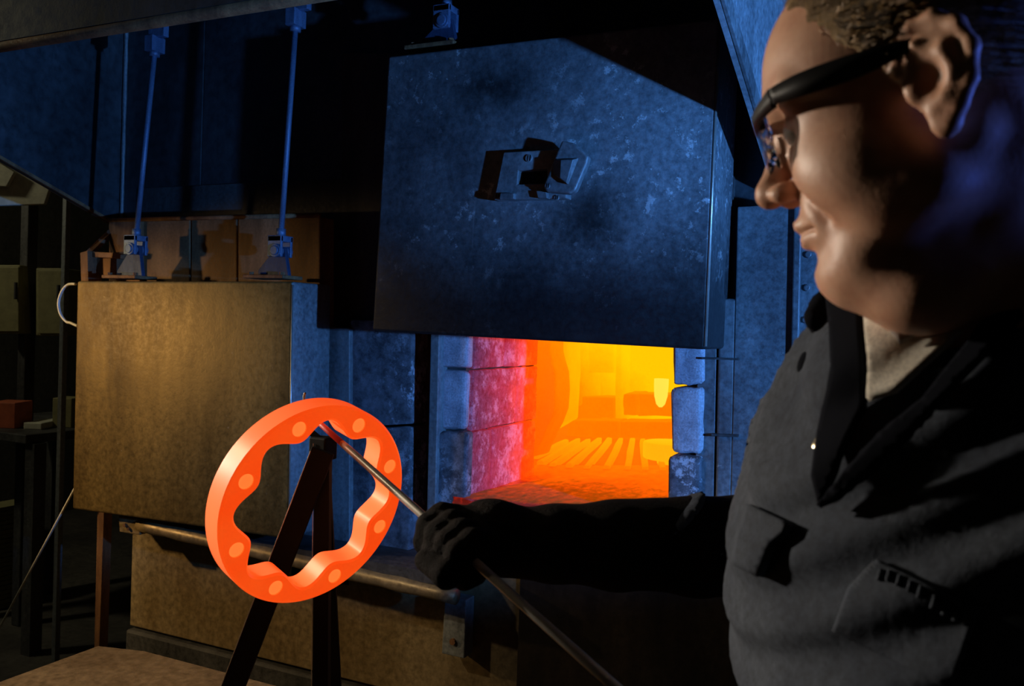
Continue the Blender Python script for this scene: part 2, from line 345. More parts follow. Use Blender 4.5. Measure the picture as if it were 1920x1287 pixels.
# roof of the mouth, chamber
zr = CH+.12
part('mouth_lintel', box(JX-.05, XR+.03, YW+.07, YW+.62, zr-.02, zr+.25), M['hot_reveal'], fur)
CY = YW+.62                                 # chamber begins
yb = 4.75                                   # back wall plane
XL, XRR = -2.62, -.2
part('chamber_floor', box(XL, XRR, CY, 5.0, HZ-.2, HZ-.012), M['hot_grate'], fur)
part('hearth_sill', rough_up(ext([onZ(885, 940, HZ), onZ(1006, 872, HZ), onZ(1300, 872, HZ), (XR+.05, YW+.02, HZ), (JX-.05, YW+.02, HZ)], (0, 0, -.15)), .006, .06, 5, 31), M['hot_sill'], fur, True)
part('chamber_roof', box(XL, XRR, CY, 5.2, CH+.30, CH+.4), M['hot_chamber'], fur)
part('chamber_side', box(XL-.1, XL, CY, 5.2, HZ-.2, CH+.4), M['hot_chamber'], fur)
part('chamber_side', box(XRR, XRR+.1, CY, 5.2, HZ-.2, CH+.4), M['hot_chamber'], fur)
# left pier seen inside the mouth, chamber wall in tall bays
def hb(px, Y0, Y1, mat, name, bv=.01): return part(name, rough_up(slabY(px, Y0, Y1, bv), .005, .08, 3, px[0][0]*.1), mat, fur, True)
hb([(960, 560), (1030, 560), (1030, 660), (1040, 700), (1040, 770), (1016, 826), (1002, 856), (960, 868)], CY-.03, CY+.12, M['hot_chamber'], 'inner_pier')
hb([(980, 560), (1062, 560), (1062, 700), (1058, 790), (1020, 812), (980, 830)], 4.0, 4.2, M['hot_pier'], 'inner_pier')
hb([(1030, 540), (1082, 540), (1086, 760), (1030, 780)], 4.45, 4.8, M['hot_chamber'], 'wall_bay')
hb([(1082, 540), (1152, 540), (1150, 700), (1086, 700)], 4.62, 4.9, M['hot_chamber'], 'wall_bay')
hb([(1155, 540), (1166, 540), (1164, 790), (1153, 790)], 4.50, 4.9, M['hot_chamber'], 'wall_rib')
hb([(1168, 540), (1330, 540), (1330, 740), (1168, 736)], 4.66, 4.9, M['hot_chamber'], 'wall_bay')
part('chamber_back', box(XL, XRR, 4.9, 5.0, HZ-.2, CH+.4), M['hot_chamber'], fur)
hb([(1085, 745), (1150, 745), (1150, 790), (1080, 790)], 4.5, 4.7, M['hot_step'], 'back_block')
hb([(1168, 738), (1194, 738), (1194, 780), (1168, 780)], 4.45, 4.7, M['hot_step'], 'back_block')
hb([(1194, 738), (1330, 742), (1330, 782), (1194, 780)], 4.5, 4.7, M['hot_step'], 'back_block')
hb([(1066, 789), (1105, 789), (1104, 822), (1062, 822)], 4.25, 4.42, M['hot_step'], 'step_brick')
hb([(1107, 789), (1159, 790), (1159, 822), (1106, 822)], 4.25, 4.42, M['hot_step'], 'step_brick')
hb([(1161, 790), (1330, 792), (1330, 822), (1161, 822)], 4.25, 4.42, M['hot_step'], 'step_brick')
# grate bars on the hearth, running inward
bars = [(1004, 850, 1062, 824), (1012, 864, 1084, 822), (1035, 868, 1103, 822), (1066, 870, 1124, 821), (1100, 872, 1143, 821),
        (1138, 873, 1164, 821), (1176, 874, 1186, 821), (1210, 875, 1205, 822), (1244, 876, 1226, 823), (1282, 878, 1248, 824)]
for a, b, c, d in bars:
    w0, w1 = 6, 5
    q = [onZ(a-w0, b, HZ+.014), onZ(a+w0, b, HZ+.014), onZ(c+w1, d, HZ+.014), onZ(c-w1, d, HZ+.014)]
    part('grate_bar', rough_up(ext(q, (0, 0, -.04), .006), .004, .05, 3, a), M['hot_bar'], fur, True)
# glowing parts in the furnace
pd = onZ(1256, 838, HZ+.07)
dr = (onZ(1300, 838, HZ+.07)-onZ(1208, 838, HZ+.07)).length/2
bm = tube([pd+Vector((0, 0, -.05)), pd+Vector((0, 0, .02))], dr, 40); bevel(bm, .008, 2, 40)
dt = thing('forging_blank', 'yellow-hot round blank on a foot inside the furnace, by the right jamb', 'blank', (pd.x, pd.y, HZ))
part('disc', bm, M['hot_disc'], dt, True); part('foot', tube([pd+Vector((0, 0, -.053)), (pd.x, pd.y, HZ)], .05, 20), M['hot_disc'], dt, True)
pn = onY(1240, 722, 4.3)
cup = bmesh.new(); zz = onY(1240, 764, 4.3).z
tube([pn+Vector((0, 0, .03)), pn, (pn.x, pn.y, (pn.z+zz)/2), (pn.x, pn.y, zz+.015), (pn.x, pn.y, zz)], [.036, .036, .033, .022, .008], 20, cup)
part('burner_nozzle', cup, M['hot_bright'], fur, True, 'almost white-hot burner nozzle at the back of the chamber')
# lower front: lip, apron, legs
lip_l, lip_r = onY(262, 985, YD+.06), onY(856, 1120, YD+.06)
part('lip', tube([lip_l + (lip_r-lip_l)*t for t in [k/20 for k in range(21)]], [.022+.002*math.sin(k*2.3) for k in range(21)], 14), M['apron'], fur, True)
part('lip_shelf', box(lip_l.x, lip_r.x, YD+.06, YW+.05, lip_l.z-.02, lip_l.z+.015), M['steel_dark'], fur)
part('lip_bracket', slabY([(222, 968), (262, 974), (262, 1004), (224, 998)], YD+.05, YD+.1, .003), M['apron'], fur)
part('lip_bolt', cyl(onY(236, 985, YD+.05), (0, -1, 0), .007, .008, 10), M['rust'], fur)
part('lip_bolt', cyl(onY(243, 992, YD+.05), (0, -1, 0), .006, .008, 10), M['rust'], fur)
a0, a1 = onY(248, 1000, YW).x, onY(1110, 1200, YW).x
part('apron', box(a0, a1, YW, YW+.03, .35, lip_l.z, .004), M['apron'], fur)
part('base_frame', box(a0, -.0, YW-.02, YW+.9, 0, .34, .01), M['steel_dark'], fur)
part('lower_plate', box(onY(975, 1100, YW-.01).x, .2, YW-.01, YW+.05, .3, HZ-.02), M['dark_tone'], fur)
part('frame_post', slabY([(183, 930), (196, 930), (182, 1330), (174, 1330)], YW-.02, YW+.02, .002), M['rust'], fur)
part('tab', slabY([(834, 1118), (874, 1126), (870, 1236), (828, 1226)], YW-.075, YW-.02, .003), M['steel'], fur)
part('tab_bolt', cyl(onY(850, 1203, YW-.075), (0, -1, 0), .010, .008, 10), M['rust'], fur)
# latch gear behind the closed door
part('latch_plate', slabY([(150, 474), (164, 470), (168, 600), (154, 600)], YD+.1, YD+.16, .002), M['rust'], fur)
part('latch_arm', ext([onY(158, 474, YD+.12), onY(204, 430, YD+.2), onY(207, 437, YD+.2), onY(164, 480, YD+.12)], (0, .02, 0)), M['rust'], fur)
part('latch_pan', slabY([(168, 472), (212, 474), (210, 484), (168, 482)], YD+.12, YD+.25, .002), M['rust'], fur)
part('latch_pan', slabY([(176, 484), (208, 484), (206, 520), (190, 520), (178, 504)], YD+.14, YD+.2, .002), M['rust'], fur)
xo = onY(204, 600, YW).x
part('casing_side', box(xo, xo+.04, YW+.2, 5.3, .3, CH+.50), M['steel_dark'], fur)
part('casing_side', box(-.06, -.02, YW+.2, 5.3, .3, CH+.40), M['steel_dark'], fur)
part('casing_back', box(xo, -.02, 5.3, 5.34, .3, CH+.50), M['steel_dark'], fur)
part('casing_brow', box(XR-.3, -.02, YW+.19, YW+.23, CH+.2, CH+.5), M['dark_tone'], fur)
part('casing_top', box(xo, -.02, YW+.2, 5.3, CH+.46, CH+.50), M['steel_dark'], fur)
part('casing_floor', box(xo, -.02, YW+.2, 5.3, .3, .34), M['steel_dark'], fur)
part('brick_casing', box(onY(204, 600, YW).x, onY(1378, 300, YW+.13).x, YW+.13, YW+.17, CH+.16, CH+.5), M['steel_dark'], fur)
part('brick_casing', box(onY(204, 600, YW).x, JX-.26, YW+.17, YW+.21, .3, CH+.3), M['steel_dark'], fur)
part('brick_casing', box(XR+.12, .2, YW+.07, YW+.2, .3, CH+.33), M['steel_dark'], fur)
# ------------------------------------------------------------------ hood
hood = thing('exhaust_hood', 'large sheet steel smoke hood spreading over the furnace doors', 'hood', (-1.7, 2.0, CH+.5))
HX1 = onY(1439, 326, YW).x; HX0 = onY(231, 405, YW+.15).x
e0 = onX(1439, 326, HX1); e1 = onX(1340, 10, HX1)
sl = (e1.z-e0.z)/(e1.y-e0.y)
YF = 1.50; zf = e0.z + sl*(YF-e0.y)
def hz(y): return e0.z + sl*(y-e0.y)
YB = 3.3
part('side_panel', ext([(HX1, YF, zf), (HX1, YW+.1, hz(YW+.1)), (HX1, YB, hz(YW+.1)-.0), (HX1, YB, CH+1.4), (HX1, YF, CH+1.4)], (.012, 0, 0)), M['hood_outer'], hood)
part('edge_angle', ext([(HX1+.013, YF, zf), (HX1+.013, YW+.1, hz(YW+.1)), (HX1+.013, YW+.1, hz(YW+.1)+.045), (HX1+.013, YF, zf+.045)], (.010, 0, 0), .002), M['steel'], hood)
l0 = onX(200, 415, HX0); l1 = onX(0, 300, HX0); sL = (l1.z-l0.z)/(l1.y-l0.y)
def hzl(y): return l0.z + sL*(y-l0.y)
part('side_panel', ext([(HX0, YF, hzl(YF)), (HX0, YW+.14, hzl(YW+.14)), (HX0, YW+.14, CH+1.4), (HX0, YF, CH+1.4)], (-.012, 0, 0)), M['hood'], hood)
part('edge_angle', ext([(HX0+.012, YF, hzl(YF)), (HX0+.012, YW+.1, hzl(YW+.1)), (HX0+.012, YW+.1, hzl(YW+.1)+.012), (HX0+.012, YF, hzl(YF)+.012)], (-.03, 0, 0)), M['rust'], hood)
part('back_panel', box(HX0-.01, onY(380, 200, YW+.14).x-.004, YW+.14, YW+.15, CH+.30, CH+1.4), M['hood'], hood)
part('back_panel', box(onY(380, 200, YW+.14).x, HX1, YW+.145, YW+.155, CH+.30, CH+1.4), M['hood'], hood)
part('corner_weld', tube([Vector((HX0+.012, YW+.132, z)) for z in [CH+.33+.05*k for k in range(20)]], [.007+.002*random.random() for k in range(20)], 8), M['steel'], hood, True)
part('seam_rib', box(onY(216, 200, YW+.1).x-.02, onY(216, 200, YW+.1).x+.0, YW+.10, YW+.14, CH+.33, CH+1.4, .003), M['steel_dark'], hood)
f0, f1 = onY(0, 88, YF), onY(500, -12, YF)
part('front_flange', tube([Vector((HX0-.4, YF, f0.z)), Vector((HX1, YF, f0.z))], .014, 12), M['rust'], hood, True)
part('front_panel', box(HX0-.4, HX1, YF-.012, YF, f0.z+.01, CH+1.4), M['hood'], hood)
part('roof_panel', box(HX0-.02, HX1, YF, YB, CH+1.4, CH+1.42), M['hood'], hood)
# ------------------------------------------------------------------ doors
def clevis(name_parent, px_base, Y, rot=0):
    pass
dl = thing('furnace_door', 'closed brown steel furnace door hanging on two rods at the left', 'furnace door', tuple(onY(340, 770, YD+.1)), 'box-shaped furnace doors')
dbx = smooth_by_angle(part('door_box', slabY([(144, 527), (548, 528), (541, 1012), (135, 955)], YD, YD+.20, .009, 3), M['door_left'], dl))
dbx.data.materials.append(M['steel'])
for p_ in dbx.data.polygons:
    if p_.normal.x > .6: p_.material_index = 1
part('edge_highlight', tube([onY(548.5, 534, YD+.002), onY(541.5, 1004, YD+.002)], .0032, 8), M['edge'], dl, True)  # pale tube draws the light catching this edge
hp = [onY(142, 533, YD+.03), onY(128, 534, YD+.03), onY(117, 545, YD+.03), onY(110, 566, YD+.03), onY(113, 588, YD+.03), onY(124, 603, YD+.03), onY(133, 606, YD+.03), onY(146, 612, YD+.03)]
def spline(pts, k=6):
    out = []
    P = [pts[0]]+list(pts)+[pts[-1]]
    for i in range(1, len(P)-2):
        for j in range(k):
            t = j/k; a, b, c, d = P[i-1], P[i], P[i+1], P[i+2]
            out.append(.5*((2*b)+(c-a)*t+(2*a-5*b+4*c-d)*t*t+(3*b-a-3*c+d)*t**3))
    out.append(P[-2]); return out
part('handle', tube(spline(hp), .0052, 10), M['cream'], dl, True, 'pale curved rod handle')
drr = thing('furnace_door', 'raised dark steel furnace door with a small shuttered peephole above the glowing mouth', 'furnace door', tuple(onY(1010, 360, YD+.1)), 'box-shaped furnace doors')
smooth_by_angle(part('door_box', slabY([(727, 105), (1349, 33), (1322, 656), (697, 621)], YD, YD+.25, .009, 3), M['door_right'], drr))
part('edge_highlight', tube([onY(1349, 40, YD+.003), onY(1322.5, 650, YD+.003)], .0042, 8), M['edge'], drr, True)  # bright lit edge of the raised door, painted as a pale tube
# peephole: base plate with a slot, swung shutter with a pocket, pin and screws
def plate_with_hole(outer, hole, Y0, Y1):
    """frame of quads between an outer quad and an inner quad"""
    bm = bmesh.new(); o = [onY(u, v, Y0) for u, v in outer]; h = [onY(u, v, Y0) for u, v in hole]
    rings = []
    for Y in (Y0, Y1):
        rings.append(([bm.verts.new((p.x, Y, p.z)) for p in o], [bm.verts.new((p.x, Y, p.z)) for p in h]))
    (a, b), (c, d) = rings; fs = []
    for i in range(4):
        j = (i+1) % 4
        fs += [bm.faces.new((a[i], a[j], b[j], b[i])), bm.faces.new((c[i], c[j], d[j], d[i])), bm.faces.new((a[i], a[j], c[j], c[i])), bm.faces.new((b[i], b[j], d[j], d[i]))]
    bmesh.ops.recalc_face_normals(bm, faces=fs); bevel(bm, .0025, 2, 40); return bm
part('peephole_plate', plate_with_hole([(944, 286), (1060, 279), (1062, 372), (926, 375)], [(972, 320), (1026, 316), (1026, 344), (970, 346)], YD-.034, YD+.004), M['steel'], drr)
pp = [c for c in drr.children if c.name.startswith('peephole')][0]
part('slot', slabY([(970, 318), (1028, 314), (1028, 346), (968, 348)], YD-.006, YD-.001), M['black'], drr)
def screw(u, v, Y, r):
    p = onY(u, v, Y); s = part('screw', cyl(p+Vector((0, .004, 0)), (0, -1, 0), r, .008, 18, .0015), M['steel'], drr)
    for dx in (-.35, .35):
        part('slot', ext([p+Vector((dx*r-.0008, -.0045, -r*.75)), p+Vector((dx*r+.0014, -.0045, -r*.75)), p+Vector((dx*r+.0034, -.0045, r*.75)), p+Vector((dx*r+.001, -.0045, r*.75))], (0, .002, 0)), M['black'], s)
screw(992, 297, YD-.034, .0105)
screw(933, 368, YD-.034, .0085); screw(1044, 371, YD-.034, .007)
part('hinge_lug', slabY([(938, 362), (964, 362), (963, 373), (936, 374)], YD-.048, YD-.03, .002), M['steel'], pp)
part('hinge_lug', slabY([(1005, 358), (1024, 358), (1026, 372), (1008, 371)], YD-.050, YD-.03, .002), M['steel'], pp)
sh = rough = slabY([(1053, 263), (1076, 268), (1103, 293), (1100, 306), (1078, 358), (1068, 364), (1024, 360), (1018, 350)], YD-.066, YD-.040, .006, 3)
shut = part('shutter', sh, M['steel'], drr, False)
# raised pocket on the shutter
def pyr(base, top, Y0, Y1):
    return prism([onY(u, v, Y1) for u, v in top], [onY(u, v, Y0) for u, v in base], .002)
part('shutter_pull', pyr([(1038, 300), (1086, 296), (1066, 347), (1036, 326)], [(1052, 300), (1074, 299), (1062, 344), (1050, 334)], YD-.066, YD-.082), M['steel'], shut)
screw(1027, 349, YD-.066, .0075)
# dark blotches on the door are handled by the material
# ------------------------------------------------------------------ lift rods with clevises
def lift(u0, v0, u1, v1, label, Y=YD+.09, scale=1.0, top=True):
    """u0,v0 top of rod, u1,v1 lower end of rod just above the fork"""
    b = onY(u1, v1, Y); a = onY(u0, v0, Y)
    t = thing('lift_rod', label, 'lift rod', tuple(b), 'lift rods of the furnace doors')
    part('rod', tube([a, b], .0095*scale, 14), M['rod_paint'], t, True)
    x, y, z = b
    part('collar', tube([b+Vector((0, 0, .012)), b+Vector((0, 0, -.014))], .0155*scale, 16), M['rod_paint'], t, True)
    for s in (-1, 1):                       # two cheeks of the fork
        f = box(x-.030*scale, x+.026*scale, y+s*.024-.006, y+s*.024+.006, z-.082*scale, z-.012, .003)
        part('fork_cheek', f, M['rod_paint'], t)
    part('fork_bridge', box(x-.030*scale, x+.026*scale, y-.03, y+.03, z-.032*scale, z-.012, .002), M['rod_paint'], t)
    part('pin', cyl((x+.004, y-.040, z-.062*scale), (0, 1, 0), .016*scale, .08, 20, .003), M['rod_paint'], t)
    part('pin_head', cyl((x+.004, y-.036, z-.062*scale), (0, 1, 0), .022*scale, .008, 20, .002), M['rod_paint'], t)
    zz = onY(u1, v1+88, Y).z
    g = ext([(x-.012, y-.008, z-.05), (x+.022, y-.008, z-.05), (x+.042, y-.008, zz+.012), (x-.085, y-.008, zz+.012), (x-.085, y-.008, zz+.03)], (0, .016, 0), .002)
    part('gusset', g, M['gusset'], t)
    part('foot_plate', box(x-.115, x+.055, y-.05, y+.05, zz, zz+.012, .003), M['rust'], t)
    for dx in (-.095, .035):
        part('bolt', cyl((x+dx, y-.03, zz+.012), (0, 0, 1), .009, .010, 6), M['rust'], t)
    if top:
        part('top_fork', box(a.x-.020, a.x+.020, a.y-.03, a.y+.03, a.z-.005, a.z+.05, .003), M['rod_paint'], t)
        part('top_collar', tube([a+Vector((0, 0, -.02)), a+Vector((0, 0, .0))], .018, 16), M['rod_paint'], t, True)
        part('top_bracket', box(a.x-.022, a.x+.055, a.y-.012, a.y+.012, a.z+.045, a.z+.3, .003), M['rod_paint'], t)
    return t
lift(554, 48, 527, 436, 'blue-lit lift rod with fork and gusset on the right end of the closed door')
lift(290, 96, 256, 436, 'dark lift rod on the left end of the closed door, nearer the corner post')
lift(880, -150, 838, 6, 'short fork and rod standing on the top left corner of the raised door', top=False)
#%%OBJECTS
# ------------------------------------------------------------------ bench in the foreground
TZ = .80
c0 = onZ(205, 1203, TZ); 
x0 = c0.x; y1 = c0.y
bt = thing('steel_bench', 'brown steel-topped bench with its corner in the bottom left of the picture', 'bench', (x0+.55, y1-.4, 0))
part('bench_top', ext([(x0, y1-.03, TZ), (x0+.11, y1, TZ), (x0+1.15, y1, TZ), (x0+1.15, y1-.85, TZ), (x0, y1-.85, TZ)], (0, 0, -.03), .004), M['bench'], bt)
for dx in (.06, 1.09):
    for dy in (-.08, -.78): part('leg', box(x0+dx-.025, x0+dx+.025, y1+dy-.025, y1+dy+.025, 0, TZ-.03, .003), M['black'], bt)
# ------------------------------------------------------------------ black stand behind the ring
sd = 1.55
apex = D(612, 822, sd); 
st = thing('bar_stand', 'black steel bar stand with a leaning leg behind the glowing ring', 'stand', (apex.x, apex.y, TZ))
def bar(p, q, w, t, mat, name, parent, side=None):
    p, q = Vector(p), Vector(q); d = (q-p).normalized(); s = (side or RT); s = (s - d*s.dot(d)).normalized(); n = d.cross(s).normalized()
    return part(name, ext([p-s*w/2-n*t/2, p+s*w/2-n*t/2, q+s*w/2-n*t/2, q-s*w/2-n*t/2], n*t, .0015), mat, parent)
pz = D(452, 1250, sd-.02); top = D(606, 845, sd-.02)
dirv = (pz-top); foot = top + dirv*((TZ+.002-top.z)/dirv.z)
bar(top, foot, .040, .012, M['black'], 'leg', st)
bar(top - RT*.0205, foot - RT*.0205, .002, .013, M['edge'], 'leg_highlight', st)  # thin pale strip stands for the lit left edge of the leg
v0 = D(607, 835, sd+.01); v1 = Vector((v0.x, v0.y, TZ+.002))
v0b = D(606, 830, sd+.01); dv = D(603, 1250, sd+.01)-v0b; v1b = v0b + dv*((TZ+.002-v0b.z)/dv.z)
bar(v0b, v1b, .027, .027, M['black'], 'leg', st)
bar(v0b - RT*.0145 - fwd*.014, v1b - RT*.0145 - fwd*.014, .0012, .001, M['edge'], 'leg_highlight', st)  # painted highlight along the upright leg
b3 = v0b + fwd*.2; bar(v0b, (b3.x, b3.y, TZ+.002), .02, .012, M['black'], 'leg', st)
part('stand_head', ext([v0b+Vector((-.018, -.018, .01)), v0b+Vector((.018, -.018, .01)), v0b+Vector((.018, .018, .01)), v0b+Vector((-.018, .018, .01))], (0, 0, -.04), .003), M['black'], st)
# slim pin rising above the ring
pinb = D(570, 800, sd+.02); pint = D(570, 742, sd+.02)
bar(v0b, pinb, .012, .012, M['black'], 'arm', st)
part('pin', tube([pinb, pint, D(572, 738, sd+.01)], .0022, 8), M['edge'], st, True)
# ------------------------------------------------------------------ glowing ring
RC = D(596, 949, 1.33)                      # centre of the front face
def fit_ring():
    a = math.radians(-35); th = math.radians(40)
    vd = (RC-O).normalized()
    r_ = (RT - vd*RT.dot(vd)).normalized(); u_ = r_.cross(vd)
    nrm = (-vd*math.cos(th) + (r_*math.cos(a)+u_*math.sin(a))*math.sin(th)).normalized()
    return nrm
RN = fit_ring()
vd_ = (RC-O).normalized(); RRt = vd_.cross(RN).normalized()
if RRt.dot(UP) < 0: RRt = -RRt
RU = RN.cross(RRt)
RO = .1575; RTH = .045
def ring_mesh():
    bm = bmesh.new(); N = 256
    def inner(t): return (.1228 + .0117*math.cos(8*(t-PH))) 
    hol = []
    prof = [(0, 0)]
    cols = []
    bvl = .0035
    for k in range(N):
        t = 2*math.pi*k/N; ri = inner(t); c = RRt*math.cos(t)+RU*math.sin(t)
        pts = []
        for r, z in ((RO-bvl, 0), (RO, -bvl), (RO, -RTH+bvl), (RO-bvl, -RTH), (ri+bvl, -RTH), (ri, -RTH+bvl), (ri, -bvl), (ri+bvl, 0), ):
            pts.append(bm.verts.new(c*r + RN*z))
        cols.append(pts)
    fs = []
    for k in range(N):
        a, b = cols[k], cols[(k+1) % N]
        for i in range(8): fs.append(bm.faces.new((a[i], b[i], b[(i+1) % 8], a[(i+1) % 8])))
    bmesh.ops.recalc_face_normals(bm, faces=fs)
    return bm
PH = math.radians(12.8+22.5)                   # hollows between the holes
m, n, l = new_mat('glowing_steel'); b = n['Principled BSDF']
b.inputs['Base Color'].default_value = (.85, .43, .20, 1); b.inputs['Roughness'].default_value = .34
nn = noise(n, l, 18, 4, .6); r = ramp(n, [(.3, (1.0, .062, .003)), (.75, (1.0, .085, .006))]); l.new(nn.outputs[0], r.inputs[0])
l.new(r.outputs[0], b.inputs['Emission Color']); b.inputs['Emission Strength'].default_value = .90
M['ring'] = m
m, n, l = new_mat('glowing_bore'); b = n['Principled BSDF']
b.inputs['Base Color'].default_value = (.85, .5, .3, 1); b.inputs['Emission Color'].default_value = (1, .17, .03, 1); b.inputs['Emission Strength'].default_value = 1.0
M['bore'] = m
rg = thing('forged_ring', 'orange-hot scalloped steel ring with eight holes hanging on the rod tip', 'ring', tuple(RC))
ro = link('ring_body', ring_mesh(), M['ring'], rg); smooth_by_angle(ro, 30)
# drill the eight holes
for k in range(8):
    t = PH + math.radians(22.5) + k*math.pi/4; c = (RRt*math.cos(t)+RU*math.sin(t))*(.1345)
    bmh = tube([c + RN*.01, c - RN*.022], .0115, 24)
    cut = link('cutter', bmh, None); mod = ro.modifiers.new('b', 'BOOLEAN'); mod.object = cut; mod.operation = 'DIFFERENCE'; mod.solver = 'EXACT'
    cut.location = rg.location if False else (0, 0, 0); cut.parent = rg
bpy.context.view_layer.update()
dg = bpy.context.evaluated_depsgraph_get(); me2 = bpy.data.meshes.new_from_object(ro.evaluated_get(dg))
ro.modifiers.clear(); old = ro.data; ro.data = me2
for c in list(rg.children):
    if c.name.startswith('cutter'): bpy.data.objects.remove(c)
if not ro.data.materials: ro.data.materials.append(M['ring'])
smooth_by_angle(ro, 30)
for k in range(8):
    t = PH + math.radians(22.5) + k*math.pi/4; c = (RRt*math.cos(t)+RU*math.sin(t))*(.1345)
    bmh = bmesh.new(); n_ = 24; s1 = RRt; s2 = RU
    R_, dpt = .0116, .0045
    rr = []
    for j, (r_, d_) in enumerate(((R_, .0), (R_*.99, -.002), (R_*.8, -.0045), (R_*.5, -.0062), (R_*.2, -.007))):
        rr.append([bmh.verts.new(c + RN*(d_-.0006) + (s1*math.cos(2*math.pi*i/n_)+s2*math.sin(2*math.pi*i/n_))*r_) for i in range(n_)])
    for a_, b_ in zip(rr, rr[1:]):
        for i in range(n_): bmh.faces.new((a_[i], a_[(i+1) % n_], b_[(i+1) % n_], b_[i]))
    bmh.faces.new(rr[-1]); bmesh.ops.recalc_face_normals(bmh, faces=bmh.faces[:])
    q = link('hole', bmh, M['bore'], rg, True)
# ------------------------------------------------------------------ the rod
RA = D(606, 800, 1.325); RB = D(812, 984, 1.06)
rdv = (RB-RA); Lr = rdv.length; rdv.normalize()
Rend = RA + rdv*1.15
rodt = thing('handling_rod', 'long steel rod in the gloved hand, its red-hot tip in the ring', 'rod', tuple(RB))
m, n, l = new_mat('rod_tip'); b = n['Principled BSDF']; b.inputs['Base Color'].default_value = (.2, .05, .03, 1)
g = n.new('ShaderNodeNewGeometry'); dp = n.new('ShaderNodeVectorMath'); dp.operation = 'DISTANCE'; l.new(g.outputs['Position'], dp.inputs[0]); dp.inputs[1].default_value = tuple(RA)
r = ramp(n, [(.0, (.25, .012, .006)), (.06, (.12, .004, .002)), (.10, (0, 0, 0))]); l.new(dp.outputs['Value'], r.inputs[0]); l.new(r.outputs[0], b.inputs['Emission Color']); b.inputs['Emission Strength'].default_value = 1
part('tip', tube([RA - rdv*.045, RA - rdv*.04, RA+rdv*.07], [.0015, .0042, .0045], 12), m, rodt, True, 'dull red-hot tip')
part('shaft', tube([RA+rdv*.07, RA+rdv*.09, Rend], [.0045, .0050, .0056], 14), M['rod'], rodt, True)
# ------------------------------------------------------------------ leaning rod on the left, and dark workshop beyond
la, lb = onY(137, 922, YD+.12), onY(-130, 1418, YD+.10)
dv = lb-la; lb = la + dv*((.01-la.z)/dv.z); lt = la - dv.normalized()*.22
tag(link('leaning_rod', tube([lt, lb], .0042, 10), M['cream'], None, True), 'thin bright rod leaning against the left side of the furnace', 'rod')
def far(name, label, cat, px, d, th, mat, bv=.01, group=None):
    f = [D(u, v, d) for u, v in px]; f2 = [p + Vector((-.43, .9, 0))*th for p in f]
    o = link(name, prism(f, f2, bv), mat); return tag(o, label, cat, group)
M['olive_door'] = M['olive']
for (a, b_, c, e, lab) in ((-14, 38, 497, 626, 'olive steel cabinet at the left edge, beyond the furnace'), (67, 118, 503, 630, 'olive steel cabinet between the broad dark post and the slim post')):
    t = thing('steel_cabinet', lab, 'cabinet', tuple(D((a+b_)/2, e, 4.2)), 'olive cabinets beyond the furnace')
    for nm, pxs, dd, tt in (('body', [(a, c), (b_, c), (b_, e), (a, e)], 4.2, .4),):
        f = [D(u, v, dd) for u, v in pxs]; part(nm, prism(f, [p+Vector((-.17, .36, 0)) for p in f], .006), M['olive'], t)
    f = [D(u, v, 4.18) for u, v in [(a+3, c+4), (b_-3, c+4), (b_-3, e-4), (a+3, e-4)]]
    part('door', prism(f, [p+Vector((-.009, .018, 0)) for p in f], .003), M['olive'], t)
    p0 = D(b_-9, (c+e)/2, 4.17); part('handle', tube([p0, p0+Vector((0, 0, .08))], .008, 8), M['steel_dark'], t)
pf = D(52, 560, 4.3)
t = D(121, 560, 3.8)
tag(link('steel_post', box(t.x-.012, t.x+.012, t.y-.012, t.y+.012, 0, CH+.75, .002), M['steel']), 'slim upright steel post left of the closed door', 'post')
tag(link('steel_post', box(pf.x-.028, pf.x+.028, pf.y-.028, pf.y+.028, 0, CH+.6, .006), M['steel_dark']), 'broad dark post between the two olive cabinets', 'post')
# pale guard panel under the hood edge
gt = thing('guard_panel', 'pale sheet metal panel below the hood edge at the left', 'panel', tuple(D(30, 345, 3.9)))
f = [D(u, v, 3.9) for u, v in [(-60, 250), (20, 300), (93, 353), (83, 383), (-60, 388)]]
part('sheet', prism(f, [p+Vector((-.01, .02, 0)) for p in f], .003), M['pale'], gt)
f = [D(u, v, 3.87) for u, v in [(-60, 262), (-10, 300), (27, 323), (12, 350), (-60, 346)]]
part('raised_plate', prism(f, [p+Vector((-.01, .02, 0)) for p in f], .003), M['pale'], gt)
# bench with odds and ends
bz = D(70, 806, 4.1).z
wb = thing('workbench', 'dark workbench with clutter in the gloom left of the furnace', 'workbench', (D(60, 806, 4.1).x, D(60, 806, 4.1).y, 0))
c = D(40, 806, 4.1)
part('worktop', box(c.x-.55, c.x+.2, c.y-.12, c.y+.6, bz-.04, bz, .004), M['steel_dark'], wb)
for dx in (-.5, .20):
    for dy in (-.07, .55): part('leg', box(c.x+dx-.03, c.x+dx+.03, c.y+dy-.03, c.y+dy+.03, 0, bz-.04), M['steel_dark'], wb)
def resting(name, label, cat, u0, u1, v0, d, h, dep, mat, rot=0):
    a, b2 = D(u0, v0, d), D(u1, v0, d); a.z = b2.z = bz
    v = (b2-a); v.z = 0; n_ = Vector((-v.y, v.x, 0)).normalized()*dep
    return tag(link(name, ext([a, b2, b2+n_, a+n_], (0, 0, h), .003), mat), label, cat)
resting('cardboard_box', 'orange-red box on the dark workbench at the left edge', 'box', -22, 28, 795, 4.1, .12, .15, M['orange_box'])
resting('tray', 'flat pale tray on the dark workbench', 'tray', 44, 78, 795, 4.1, .03, .2, M['pale'])
resting('tin_box', 'small olive box standing behind the pale tray', 'box', 98, 134, 780, 4.2, .14, .12, M['olive'])
